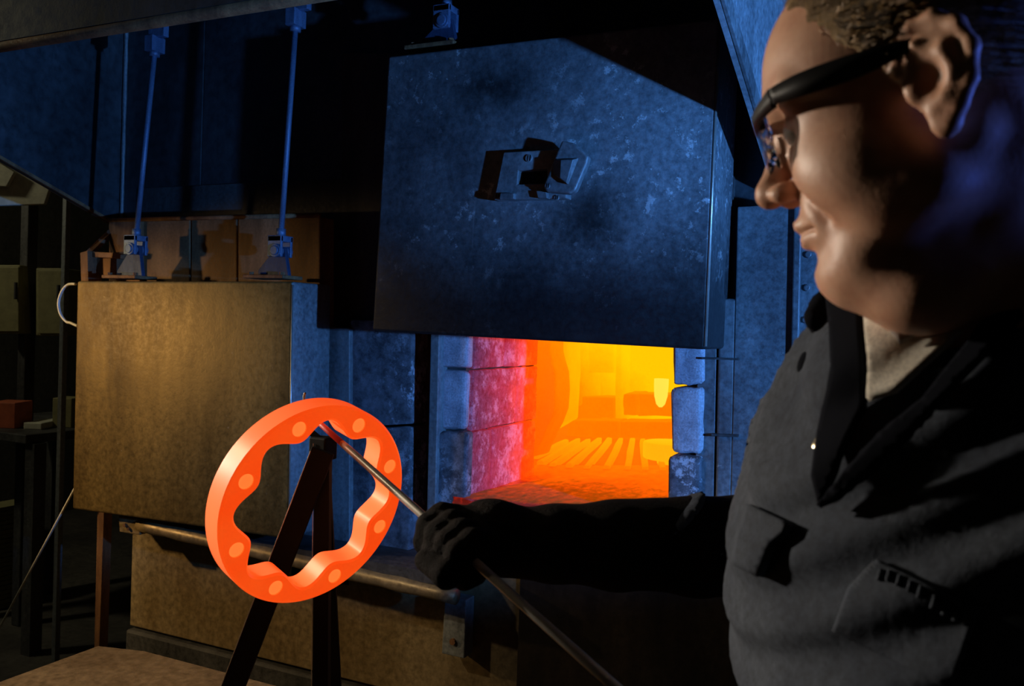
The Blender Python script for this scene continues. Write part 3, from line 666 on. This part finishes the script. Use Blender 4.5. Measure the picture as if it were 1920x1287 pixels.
# stacked sheets low at the left
t = D(8, 990, 4.6); sk = thing('sheet_stack', 'stack of pale sheets low down at the left edge', 'stack', (t.x, t.y, 0))
zt_ = D(8, 945, 4.6).z
nsh = 22
for i in range(nsh):
    z = zt_*(i+1)/nsh; w = .06+.01*random.random()
    part('sheet', box(t.x-w, t.x+w, t.y-.1, t.y+.1, z-zt_/nsh*.85, z), M['olive'], sk)
#%%PERSON
# ------------------------------------------------------------------ sculpting helpers: signed distance fields turned into one surface
def f32(v): return np.array(v, dtype=np.float32)
def ell(p, c, r, R=None):
    q = p - f32(c)
    if R is not None: q = q @ f32(R).T
    r = f32(r); k0 = np.sqrt(((q/r)**2).sum(-1)); k1 = np.sqrt(((q/(r*r))**2).sum(-1)) + 1e-9
    return k0*(k0-1)/k1
def cap(p, a, b, ra, rb=None):
    a, b = f32(a), f32(b); rb = ra if rb is None else rb
    ab = b-a; t = np.clip(((p-a) @ ab)/(float(ab @ ab)+1e-12), 0, 1)
    return np.sqrt(((p - a - t[..., None]*ab)**2).sum(-1)) - (ra + (rb-ra)*t)
def chain(p, pts, rs, k=.004):
    d = None
    for i in range(len(pts)-1):
        e = cap(p, pts[i], pts[i+1], rs[i], rs[i+1]); d = e if d is None else smin(d, e, k)
    return d
def smin(a, b, k):
    h = np.clip(.5+.5*(b-a)/k, 0, 1); return b*(1-h)+a*h - k*h*(1-h)
def smax(a, b, k): return -smin(-a, -b, k)
def surf_net(fn, lo, hi, h):
    ns = [int(math.ceil((hi[i]-lo[i])/h))+1 for i in range(3)]
    ax = [np.float32(lo[i]) + np.arange(ns[i], dtype=np.float32)*np.float32(h) for i in range(3)]
    v = np.empty(ns, np.float32)
    for s in range(0, ns[0], 16):
        g = np.stack(np.meshgrid(ax[0][s:s+16], ax[1], ax[2], indexing='ij'), -1)
        v[s:s+16] = fn(g)
    ins = v < 0; nx, ny, nz = [n-1 for n in ns]
    acc = np.zeros((nx, ny, nz, 3), np.float32); cnt = np.zeros((nx, ny, nz), np.float32)
    for axis in range(3):
        o1, o2 = [a for a in range(3) if a != axis]
        for i in (0, 1):
            for j in (0, 1):
                sl0 = [slice(0, n) for n in (nx, ny, nz)]
                sl0[o1] = slice(i, i+(nx, ny, nz)[o1]); sl0[o2] = slice(j, j+(nx, ny, nz)[o2]); sl1 = list(sl0)
                sl1[axis] = slice(1, 1+(nx, ny, nz)[axis])
                a, b = v[tuple(sl0)], v[tuple(sl1)]; m = (a < 0) != (b < 0)
                t = np.where(m, a/np.where(a == b, 1, a-b), 0)
                acc[..., axis] += t*m; acc[..., o1] += i*m; acc[..., o2] += j*m; cnt += m
    act = cnt > 0; idx = -np.ones((nx, ny, nz), np.int64); idx[act] = np.arange(act.sum())
    ii = np.argwhere(act); co = (acc[act]/cnt[act][:, None] + ii)*h + f32(lo)
    quads = []
    for axis in range(3):
        o1, o2 = [(1, 2), (2, 0), (0, 1)][axis]
        sl0 = [slice(1, n) for n in (nx, ny, nz)]; sl0[axis] = slice(0, (nx, ny, nz)[axis]); sl1 = list(sl0); sl1[axis] = slice(1, 1+(nx, ny, nz)[axis])
        a, b = ins[tuple(sl0)], ins[tuple(sl1)]; w = np.argwhere(a != b); flip = a[a != b]
        off = np.array([0, 0, 0]); base = w + np.array([0 if q == axis else 1 for q in range(3)])
        e1 = np.eye(3, dtype=int)[o1]; e2 = np.eye(3, dtype=int)[o2]
        q = [idx[tuple(x.T)] for x in (base, base-e1, base-e1-e2, base-e2)]
        q = np.stack(q, 1); q[~flip] = q[~flip][:, ::-1]; quads.append(q)
    return co, np.concatenate(quads)
def sdf_obj(name, fn, lo, hi, h, mat, parent, Mx=None, iters=0, label=None):
    co, qd = surf_net(fn, lo, hi, h); qd = qd[(qd >= 0).all(1)]
    if Mx is not None: co = co @ np.array(Mx.to_3x3(), dtype=np.float64).T + np.array(Mx.translation)
    co = co - np.array(parent.location)
    me = bpy.data.meshes.new(name); me.from_pydata(co.tolist(), [], qd.tolist()); me.update()
    me.polygons.foreach_set('use_smooth', [True]*len(me.polygons))
    me.materials.append(mat); o = bpy.data.objects.new(name, me); COL.objects.link(o); o.parent = parent
    if label: o['label'] = label
    return o
R0 = np.array([math.cos(YAW), math.sin(YAW), 0]); F0 = np.array([-math.sin(YAW), math.cos(YAW), 0]); Z0 = np.array([0, 0, 1.])
def K(r, d, z): return R0*r + F0*d + Z0*z + np.array([0, 0, CH])
def A(p): return np.array(p)
# ------------------------------------------------------------------ person materials
m, n, l = new_mat('skin'); b = n['Principled BSDF']
n1 = noise(n, l, 34, 6, .65); r = ramp(n, [(.3, (.50, .24, .15)), (.55, (.62, .34, .22)), (.8, (.70, .42, .29))]); l.new(n1.outputs[0], r.inputs[0]); l.new(r.outputs[0], b.inputs['Base Color'])
b.inputs['Roughness'].default_value = .48; b.inputs['Subsurface Weight'].default_value = .12; b.inputs['Subsurface Radius'].default_value = (.01, .004, .002)
n2 = noise(n, l, 260, 3, .6); bp = n.new('ShaderNodeBump'); bp.inputs['Strength'].default_value = .18; bp.inputs['Distance'].default_value = .001; l.new(n2.outputs[0], bp.inputs['Height']); l.new(bp.outputs[0], b.inputs['Normal'])
M['skin'] = m
M['hair'] = worn('short_hair', (.16, .085, .03), (.50, .31, .12), rough=(.6, .85), metal=0, scale=40, bump=1, streak=(.3, 1, 1))
M['hair_strand'] = plain('sandy_hair', (.42, .25, .10), .5)
M['lip'] = plain('lip_skin', (.50, .20, .14), .45)
M['coverall'] = worn('navy_cloth', (.046, .054, .072), (.078, .09, .112), rough=(.8, .95), metal=0, scale=9, bump=.2, streak=(1, 1, 1), spec=.12)
M['coverall_dark'] = plain('navy_cloth_shaded', (.008, .009, .013), .95, 0, .04)  # same navy cloth, with the shade on lapels and collar in its colour
M['sweater'] = worn('cream_knit', (.72, .66, .54), (.86, .80, .68), rough=(.9, 1), metal=0, scale=40, bump=.5, streak=(1, 1, 1))
M['sweater_grey'] = worn('grey_knit', (.34, .28, .24), (.44, .37, .32), rough=(.9, 1), metal=0, scale=40, bump=.5, streak=(1, 1, 1))
M['glove'] = worn('sooty_leather', (.004, .003, .0025), (.014, .009, .006), rough=(.75, .95), metal=0, scale=14, bump=1, streak=(1, 1, 1), spec=.08)
M['glass_frame'] = plain('black_plastic', (.006, .006, .007), .5, 0, .3)
M['brass'] = plain('snap_metal', (.75, .62, .4), .25, 1)
M['chrome'] = plain('chrome', (.85, .85, .85), .12, 1)
M['eye'] = plain('eye_white', (.6, .55, .5), .2)
m, n, l = new_mat('clear_lens'); b = n['Principled BSDF']; b.inputs['Base Color'].default_value = (.9, .95, 1, 1); b.inputs['Transmission Weight'].default_value = 1
b.inputs['Roughness'].default_value = .02; b.inputs['IOR'].default_value = 1.08; M['lens'] = m
# ------------------------------------------------------------------ pose
N_ = K(.335, .69, -.01)
per = thing('person', 'man in dark navy coverall and safety glasses holding a rod toward the furnace', 'person', (float(N_[0]), float(N_[1]), 0))
BETA, PIT = math.radians(30), math.radians(17)
Fh = -R0*math.cos(BETA) + F0*math.sin(BETA); Lh = -R0*math.sin(BETA) - F0*math.cos(BETA)
Xh = Fh*math.cos(PIT) - Z0*math.sin(PIT); Zh = Fh*math.sin(PIT) + Z0*math.cos(PIT)
earp = A(D(1722, 165, .53)); HO = earp - Lh*.076
HM = Matrix(((Xh[0], Lh[0], Zh[0], HO[0]), (Xh[1], Lh[1], Zh[1], HO[1]), (Xh[2], Lh[2], Zh[2], HO[2]), (0, 0, 0, 1)))
HMi = HM.inverted()
def toH(w): return A(HMi @ Vector(w))
FT = -R0*.86 - F0*.51; LT = R0*.51 - F0*.86
nb = toH(N_ + Z0*.0); nlow = toH(N_ - Z0*.12); notch = toH(N_ + FT*.06 - Z0*.03)
def ear(p, s):
    Y = lambda x: s*(.0735 + max(0, (.006-x))*.42)
    def P(x, z): return (x, Y(x), z)
    sh = ell(p, (-.012, s*.080, .004), (.019, .0045, .030), None)
    hel = [P(.004, .000), P(.009, .014), P(.006, .027), P(-.005, .036), P(-.018, .036), P(-.029, .025), P(-.033, .009), P(-.028, -.008), P(-.018, -.020), P(-.012, -.028)]
    d = smin(ell(p, (-.012, s*.0815, .003), (.020, .0050, .030), np.array([[math.cos(.4), -s*math.sin(.4), 0], [s*math.sin(.4), math.cos(.4), 0], [0, 0, 1]])), chain(p, hel, [.003, .0032, .0036, .004, .0042, .0042, .0040, .0038, .0045, .005]), .003)
    d = smin(d, ell(p, (-.008, s*.0785, -.027), (.008, .0045, .009)), .006)
    d = smin(d, chain(p, [(-.004, s*.083, .024), (-.017, s*.087, .016), (-.020, s*.088, .0), (-.012, s*.084, -.013), (-.004, s*.080, -.017)], [.003, .0035, .0035, .0035, .003]), .004)
    d = smin(d, ell(p, (.004, s*.077, -.002), (.004, .005, .007)), .005)
    d = smax(d, -ell(p, (-.006, s*.0885, .001), (.0095, .0075, .012)), .003)
    d = smax(d, -ell(p, (-.008, s*.092, .021), (.010, .0065, .007)), .003)
    return d
def head_sdf(p, skin=True):
    ya = np.abs(p[..., 1]); q = np.stack([p[..., 0], ya, p[..., 2]], -1)
    d = ell(q, (-.006, 0, .045), (.101, .077, .087))
    d = smin(d, ell(q, (.042, 0, .043), (.053, .064, .062)), .02)
    d = smin(d, ell(q, (.040, 0, -.020), (.052, .054, .066)), .025)
    if not skin: return d
    d = smin(d, ell(q, (.056, .036, -.022), (.030, .027, .030)), .022)
    d = smin(d, ell(q, (.030, .052, -.035), (.034, .020, .034)), .02)
    d = smin(d, cap(q, (.005, .050, -.052), (.072, .016, -.086), .021, .017), .022)
    d = smin(d, ell(q, (.079, 0, -.087), (.020, .021, .018)), .014)
    d = smin(d, ell(q, (.071, 0, -.052), (.029, .031, .027)), .014)
    d = smin(d, ell(q, (.046, .0, -.100), (.040, .042, .024)), .02)       # fullness under the chin
    d = smin(d, ell(q, (.058, .027, -.082), (.020, .016, .020)), .012)
    d = smin(d, ell(q, (.030, .012, -.118), (.036, .038, .026)), .018)      # jowl
    d = smin(d, cap(q, (.088, .010, .040), (.074, .046, .037), .010, .009), .014)
    d = smax(d, -ell(q, (.097, .031, .017), (.019, .018, .0125)), .014)
    d = smin(d, ell(q, (.0735, .031, .0165), (.0140, .0150, .0130)), .004)
    d = smax(d, -chain(q, [(.088, .020, .008), (.0865, .031, .0055), (.081, .043, .008)], [.0016, .0016, .0012]), .004)   # fold under the eye
    d = smin(d, chain(q, [(.090, 0, .022), (.101, 0, .006), (.112, 0, -.012)], [.0085, .0085, .0095]), .009)
    d = smin(d, ell(q, (.1135, 0, -.0165), (.0115, .0115, .0105)), .007)
    d = smin(d, ell(q, (.1015, .0135, -.0205), (.0110, .0070, .0080)), .005)
    d = smax(d, -ell(q, (.1060, .0075, -.0290), (.0065, .0035, .0045)), .003)
    d = smax(d, -chain(q, [(.094, .0225, -.018), (.084, .034, -.036), (.076, .038, -.052)], [.0022, .002, .001]), .010)  # nasolabial fold
    d = smin(d, chain(q, [(.1000, 0, -.0445), (.0970, .010, -.0470), (.0850, .0235, -.0525)], [.0050, .0047, .0022]), .004)
    d = smin(d, chain(q, [(.0975, 0, -.0595), (.0945, .010, -.0585), (.0840, .0225, -.0540)], [.0055, .0050, .0022]), .004)
    d = smax(d, -chain(q, [(.1050, 0, -.0525), (.0990, .012, -.0525), (.0860, .0255, -.0540)], [.0011, .0013, .0020]), .0022)
    d = smax(d, -ell(q, (.0985, 0, -.0710), (.0070, .016, .0045)), .008)
    for s in (1, -1): d = smin(d, ear(p, s), .004)
    return d
def body_sdf(p):
    d = head_sdf(p)
    d = smin(d, cap(p, (-.028, 0, -.035), nb, .058, .066), .022)
    d = smin(d, cap(p, nb, nlow, .066, .10), .03)
    for s in (1, -1):
        d = smin(d, cap(p, (-.022, s*.052, -.030), notch + A((0, s*.012, 0)), .014, .012), .010)
    return d
bod = sdf_obj('body', body_sdf, (-.16, -.17, -.26), (.135, .17, .142), .0028, M['skin'], per, HM)
def hair_sdf(p):
    d = head_sdf(p, False) - .0022
    x, y, z = p[..., 0], p[..., 1], p[..., 2]
    wob = .003*np.sin(x*310+np.sin(z*190)*2)*np.sin(z*270+1.3) + .002*np.sin(y*400+x*200)
    d = d - .0012*np.sin(x*900+np.sin(z*500))*np.sin(z*760+y*500)
    edge = x*.86 - z*.50 - .008 + wob                  # receding hairline
    low = -.012 - z - np.clip(-x-.01, 0, .05)*1.0 + wob
    d = smax(smax(d, edge, .010), low, .008)
    for s in (1, -1): d = smax(d, -ell(p, (-.008, s*.085, .004), (.030, .022, .040)), .003)
    return d
sdf_obj('hair', hair_sdf, (-.13, -.1, -.09), (.12, .1, .15), .0032, M['hair'], per, HM, label='short thinning sandy hair')
def strands(src, count, ln, name, mat):
    me0 = src.data; co = np.empty(len(me0.vertices)*3); me0.vertices.foreach_get('co', co); co = co.reshape(-1, 3) + A(per.location)
    nr = np.empty(len(me0.vertices)*3); me0.vertices.foreach_get('normal', nr); nr = nr.reshape(-1, 3)
    rg_ = np.random.default_rng(3); ix = rg_.integers(0, len(co), count); vs, fs = [], []
    for k, i in enumerate(ix):
        p = co[i]; nn_ = nr[i]; loc = toH(p)
        if loc[2] < -.02 and loc[0] > .02: continue
        d_ = A(Xh)*(-.5 if loc[2] > .05 else -.8) - Z0*.35 + nn_*.45 + rg_.normal(0, .22, 3); d_ -= 0; d_ /= np.linalg.norm(d_)
        sd_ = np.cross(d_, nn_); sd_ /= np.linalg.norm(sd_)+1e-9; L = ln*rg_.uniform(.6, 1.2); w = .00028
        a = p - nn_*.002; b_ = a + d_*L*.55; c = b_ + (d_ - nn_*.35)*L*.45; o_ = len(vs)
        vs += [a-sd_*w, a+sd_*w, b_+sd_*w*.8, b_-sd_*w*.8, c]; fs += [(o_, o_+1, o_+2, o_+3), (o_+3, o_+2, o_+4)]
    me = bpy.data.meshes.new(name); me.from_pydata([tuple(v - A(per.location)) for v in vs], [], fs); me.update(); me.materials.append(mat)
    o = bpy.data.objects.new(name, me); COL.objects.link(o); o.parent = per; o['kind'] = 'stuff'; return o
hair_cap = [c for c in per.children if c.name.startswith('hair')][0]
strands(hair_cap, 16000, .012, 'hair_strands', M['hair_strand'])
def hobj(name, bm, mat, parent, smooth=True, label=None):
    for v in bm.verts: v.co = HM @ v.co
    return part(name, bm, mat, parent, smooth, label)
for s in (1, -1):
    bm = bmesh.new(); bmesh.ops.create_uvsphere(bm, u_segments=24, v_segments=16, radius=.0118, matrix=Matrix.Translation((.0772, s*.031, .0130)))
    hobj('eye', bm, M['eye'], per)
    bm = tube([(.0965, s*.012, .0415), (.0925, s*.028, .0455), (.0800, s*.046, .042)], [.0022, .0034, .0015], 8)
    hobj('eyebrow', bm, M['hair'], per)
# ------------------------------------------------------------------ coverall
RT3 = np.array([FT, LT, Z0])
SR = K(.336, .865, -.115); SL = N_ + LT*.185 - Z0*.085
EL_R = K(.340, 1.06, -.255); HD = A(D(900, 1018, 1.05)); WR = HD + (EL_R-HD)/np.linalg.norm(EL_R-HD)*.24
EL_L = K(.47, .40, -.36); HD_L = A(RA + rdv*.86); 
HIP = N_ - FT*.055 - Z0*.60
w1 = R0*.72 + F0*.15 - Z0*.66; w2 = R0*.5 + F0*.8 + Z0*.3
def folds(p, amp=1):
    q = p - f32(N_)
    a = q @ f32(w1); b_ = q @ f32(w2); z = q[..., 2]
    s = np.sin(a*62 + 1.6*np.sin(b_*13) + 1.1*np.sin(z*9))
    env = .5+.5*np.sin(b_*9+z*6+.7)
    return amp*(.019*(1-np.abs(s))**1.5*env + .0035*np.sin(a*150+2.2*np.sin(b_*22)) + .003*np.sin(b_*31+z*14))
def cov_sdf(p):
    c = N_ - FT*.006 - Z0*.20
    d = ell(p, c, (.122, .185, .245), RT3)
    d = smin(d, ell(p, N_ - FT*.022 - Z0*.42, (.125, .172, .21), RT3), .06)
    d = smin(d, ell(p, HIP, (.135, .18, .16), RT3), .06)
    d = smin(d, cap(p, N_ - Z0*.045, SR+Z0*.0, .080, .066), .05)
    d = smin(d, cap(p, N_ - Z0*.045, SL, .080, .066), .05)
    d = smin(d, cap(p, SR, EL_R, .068, .056), .03)
    d = smin(d, cap(p, EL_R, WR, .056, .044), .02)
    d = smin(d, cap(p, SL, EL_L, .068, .056), .03)
    d = smin(d, cap(p, EL_L, HD_L + (EL_L-HD_L)*.25, .056, .042), .02)
    # room for the neck
    d = smax(d, -cap(p, N_ + FT*.01 + Z0*.07, N_ + FT*.045 + Z0*.20, .050, .070), .01)
    return d - folds(p)
lo = np.minimum.reduce([HD_L, WR, N_-.3, HIP])-.10; lo[2] = N_[2]-.80
hi = np.maximum.reduce([EL_R, EL_L, SL, SR])+.11; hi[2] = CH+.09; lo = np.minimum(lo, np.minimum(EL_L, SL)-.1)
cov = sdf_obj('coverall', cov_sdf, lo, hi, .0065, M['coverall'], per)
# trousers and boots below (joined to the coverall at the hips)
def leg_sdf(p):
    d = ell(p, HIP, (.132, .178, .16), RT3)
    for s in (1, -1):
        h = HIP + LT*s*.095 - Z0*.04; k_ = h + FT*.02 - Z0*.42; a = k_ - FT*.03 - Z0*.40
        d = smin(d, cap(p, h, k_, .092, .072), .04); d = smin(d, cap(p, k_, a, .072, .068), .02)
    return d - folds(p, .8)
sdf_obj('trousers', leg_sdf, tuple(HIP - A((.35, .35, .93))), tuple(HIP + A((.35, .35, .2))), .014, M['coverall'], per)
for s in (1, -1):
    a = HIP + LT*s*.095 - FT*.04; a[2] = 0
    def boot(p, a=a):
        d = smin(cap(p, a+Z0*.06, a+Z0*.16, .056, .058), cap(p, a-FT*.03+Z0*.045, a+FT*.17+Z0*.04, .046, .042), .03)
        return smax(d, -(p[..., 2]-.0), .004)
    sdf_obj('boot', boot, tuple(a-A((.3, .3, .03))), tuple(a+A((.3, .3, .25))), .012, M['glove'], per)
# ------------------------------------------------------------------ things lying on the coverall: found by looking along a ray, laid on the real surface
bpy.context.view_layer.update()
cb = bmesh.new(); cb.from_mesh(cov.data); cb.transform(Matrix.Translation(per.location)); bvh = BVHTree.FromBMesh(cb); cb.free()
def hit(u, v):
    r_ = ray(u, v).normalized(); h = bvh.ray_cast(O, r_, 3)
    return (h[0], h[1]) if h[0] is not None else (None, None)
def patch(name, poly, off, th, mat, cuts=4, label=None, wave=0, parent=None, nsm=True):
    cs = [hit(u, v)[0] for u, v in poly]; avg = sum((c.dot(fwd) - O.dot(fwd) for c in cs if c), 0)/max(1, sum(1 for c in cs if c))
    bm = bmesh.new(); vs = [bm.verts.new((u, v, 0)) for u, v in poly]; f = bm.faces.new(vs)
    bmesh.ops.triangulate(bm, faces=[f]); 
    for _ in range(cuts):
        le = [e for e in bm.edges if e.calc_length() > 14]
        if not le: break
        bmesh.ops.subdivide_edges(bm, edges=le, cuts=1); bmesh.ops.triangulate(bm, faces=[q for q in bm.faces if len(q.verts) > 3])
    top = {}; avn = Vector((0, 0, 0)); pos = {}
    for v in bm.verts:
        p, nn = hit(v.co.x, v.co.y)
        if p is None: p = D(v.co.x, v.co.y, avg); nn = -ray(v.co.x, v.co.y).normalized()
        pos[v] = (p, nn); avn += nn
    avn.normalize()
    for v in bm.verts:
        p, nn = pos[v]; nn = (nn + avn*1.2).normalized()
        v.co = p + nn*(off + wave*math.sin((p.x+p.z)*90)); top[v] = nn
    bm.normal_update(); old = bm.verts[:]
    ret = bmesh.ops.extrude_face_region(bm, geom=bm.faces[:]); nv = [g for g in ret['geom'] if isinstance(g, bmesh.types.BMVert)]
    for v in nv: v.co += avn*th
    bmesh.ops.recalc_face_normals(bm, faces=bm.faces[:])
    return part(name, bm, mat, parent or per, True, label)
patch('sweater', [(1640, 596), (1648, 772), (1700, 760), (1810, 660), (1870, 580), (1800, 560), (1700, 575)], .016, .006, M['sweater'], 5, 'cream v-neck sweater')
patch('sweater_collar', [(1632, 572), (1655, 612), (1697, 675), (1750, 655), (1810, 622), (1850, 590), (1830, 560), (1740, 585), (1700, 596)], .023, .004, M['sweater_grey'], 5, 'grey-brown inner collar')
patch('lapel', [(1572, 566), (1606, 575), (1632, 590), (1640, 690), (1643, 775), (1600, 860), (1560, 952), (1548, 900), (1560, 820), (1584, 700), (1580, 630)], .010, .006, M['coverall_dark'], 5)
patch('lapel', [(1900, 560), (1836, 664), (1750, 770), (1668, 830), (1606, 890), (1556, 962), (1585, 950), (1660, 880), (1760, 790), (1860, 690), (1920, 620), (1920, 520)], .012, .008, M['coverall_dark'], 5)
patch('pocket_flap', [(1420, 946), (1496, 984), (1490, 1002), (1466, 1020), (1440, 1082), (1391, 1060), (1402, 1000)], .004, .007, M['coverall'], 5)
patch('pocket_flap', [(1648, 1048), (1838, 1140), (1832, 1168), (1790, 1290), (1570, 1180), (1600, 1100)], .002, .006, M['coverall'], 5)
for k in range(9):
    t = k/8; u, v = 1664+t*150, 1064+t*74
    p, nn = hit(u, v)
    if p: part('rib', tube([p+nn*.0085, A(hit(u-6, v+22)[0] or p)+A(nn)*.0085], .0018, 6), M['coverall'], per, True)
p, nn = hit(1545, 838)
if p:
    for dx, dy, r_ in ((0, -6, .0032), (-5, 2, .003), (4, 3, .0026), (0, 11, .0034)):
        q = D(1545+dx, 838+dy, (p-O).dot(fwd)) + nn*.004
        part('snap', cyl(q, nn, r_, .003, 14, .0006), M['brass'], per, True)
# standing collar round the neck
def collar_sdf(p):
    pts = []; d = None
    for k in range(13):
        a = math.radians(94 + k*17); 
        dirv_ = FT*math.cos(a) + LT*math.sin(a)
        back = (1-math.cos(a))/2
        pts.append(N_ + FT*.012 + dirv_*(.083+.020*back) + Z0*(-.010+.060*back))
    bk = lambda i: min(1.4, max(.5, (94+i*17-66)/24)) if i < 8 else max(.15, (250-(94+i*17))/30)
    for i in range(12):
        e = cap(p, pts[i]-Z0*.022, pts[i+1]-Z0*.022, .013); e2 = cap(p, pts[i]+Z0*(.008+.085*bk(i)), pts[i+1]+Z0*(.008+.085*bk(i+1)), .008)
        e = smin(e, e2, .03); d = e if d is None else smin(d, e, .004)
    return d - folds(p, .4)
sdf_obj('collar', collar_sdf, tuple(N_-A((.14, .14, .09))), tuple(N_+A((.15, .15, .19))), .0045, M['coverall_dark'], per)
# ------------------------------------------------------------------ gloves
def glove(name, HDp, elbow, rod_a, rod_d, label, s0, up_hint, h=.0042):
    """gauntlet glove: cuff, palm, four fingers wrapped round the rod, thumb across them"""
    ax = elbow-HDp; ax = ax/np.linalg.norm(ax); rd = A(rod_d)
    n1_ = A(up_hint) - rd*float(A(up_hint) @ rd); n1_ /= np.linalg.norm(n1_); n2_ = np.cross(rd, n1_)
    if n2_ @ A(fwd) > 0: n2_ = -n2_                 # n2 points to the camera
    def fn(p):
        d = chain(p, [HDp + ax*.03, HDp + ax*.09, HDp + ax*.16, HDp + ax*.26, HDp+ax*.34], [.040, .045, .052, .058, .063], .01)
        d = smin(d, ell(p, HDp + n1_*.012 - n2_*.012, (.046, .036, .040)), .02)
        for i in range(4):
            c = A(rod_a) + rd*(s0 + i*.0225); R_ = .0235 - .001*abs(i-1.5)
            ang = [130, 80, 30, -25, -75, -115]
            pts = [HDp + (c-HDp)*.55 + n1_*.020 - n2_*.006] + [c + n1_*R_*math.sin(math.radians(a_)) + n2_*R_*math.cos(math.radians(a_)) for a_ in ang]
            d = smin(d, chain(p, pts, [.019, .0165, .0160, .0155, .0150, .0145, .0130], .004), .0035)
        tb = HDp + ax*.035 - n1_*.020 + n2_*.018
        d = smin(d, chain(p, [tb, A(rod_a)+rd*(s0+.075)-n1_*.010+n2_*.036, A(rod_a)+rd*(s0+.036)-n1_*.012+n2_*.040], [.018, .015, .013], .006), .004)
        q = p - f32(HDp); t = q @ f32(ax)
        d = d - .0012*np.sin(t*60+3*np.sin((q @ f32(n1_))*30)) * np.clip(t*9-.5, 0, 1)
        return d
    E = HDp+ax*.34
    lo = np.minimum(np.minimum(HDp, E), A(rod_a)+rd*s0) - .085; hi = np.maximum(np.maximum(HDp, E), A(rod_a)+rd*(s0+.07)) + .085
    return sdf_obj(name, fn, lo, hi, h, M['glove'], per, None, 0, label)
glove('glove', HD, EL_R, RB, rdv, 'sooty leather gauntlet closed round the rod', .022, Vector((0, 0, 1)))
glove('glove', HD_L, EL_L, RA, rdv, None, .80, Vector((0, 0, 1)), .006)
# ------------------------------------------------------------------ safety glasses
gl = thing('safety_glasses', 'clear safety glasses with a thick black brow bar and arm, worn by the man', 'glasses', tuple(HO))
def strip(pts, hs, th, mat, name, zoff=0, n=5):
    """vertical strip following a path in the head frame: hs = (low, high) at each point"""
    P = spline([Vector(p) for p in pts], n); Hs = spline([Vector((h[0], h[1], 0)) for h in hs], n)
    bm = bmesh.new(); rows = []
    for i, p in enumerate(P):
        t = (P[min(i+1, len(P)-1)]-P[max(0, i-1)]).normalized(); nn = Vector((0, 0, 1)).cross(t).normalized()
        rows.append([bm.verts.new(p + nn*s_*th/2 + Vector((0, 0, z_))) for s_, z_ in ((1, Hs[i].x), (1, Hs[i].y), (-1, Hs[i].y), (-1, Hs[i].x))])
    for a, b_ in zip(rows, rows[1:]):
        for k in range(4): bm.faces.new((a[k], a[(k+1) % 4], b_[(k+1) % 4], b_[k]))
    bm.faces.new(rows[0]); bm.faces.new(rows[-1][::-1]); bmesh.ops.recalc_face_normals(bm, faces=bm.faces[:])
    return hobj(name, bm, mat, gl, True)
gz = .030
for s in (1, -1):
    strip([(-.004, s*.0795, gz-.004), (.030, s*.0790, gz-.002), (.062, s*.0745, gz+.000), (.084, s*.0640, gz+.002)], [(-.004, .003), (-.009, .006), (-.008, .007), (-.005, .006)], .0035, M['glass_frame'], 'arm')
    strip([(.094, s*.050, gz-.003), (.104, s*.032, gz-.003), (.1085, s*.014, gz-.003)], [(-.030, .001), (-.036, .001), (-.024, .001)], .0012, M['lens'], 'lens')
    bm = bmesh.new(); bmesh.ops.create_uvsphere(bm, u_segments=14, v_segments=10, radius=1, matrix=Matrix.Translation((.1005, s*.0098, .003)) @ Matrix.Diagonal((.0028, .0024, .0060, 1)))
    tube([(.1005, s*.0098, .004), (.107, s*.011, .012), (.1085, s*.010, .024)], .0008, 6, bm)
    hobj('nose_pad', bm, M['chrome'], gl)
strip([(.084, .0645, gz), (.097, .048, gz), (.106, .028, gz), (.110, .0, gz), (.106, -.028, gz), (.097, -.048, gz), (.084, -.0645, gz)], [(-.005, .008), (-.004, .005), (-.003, .004), (-.0028, .0036), (-.003, .004), (-.004, .005), (-.005, .008)], .0035, M['glass_frame'], 'brow_bar')
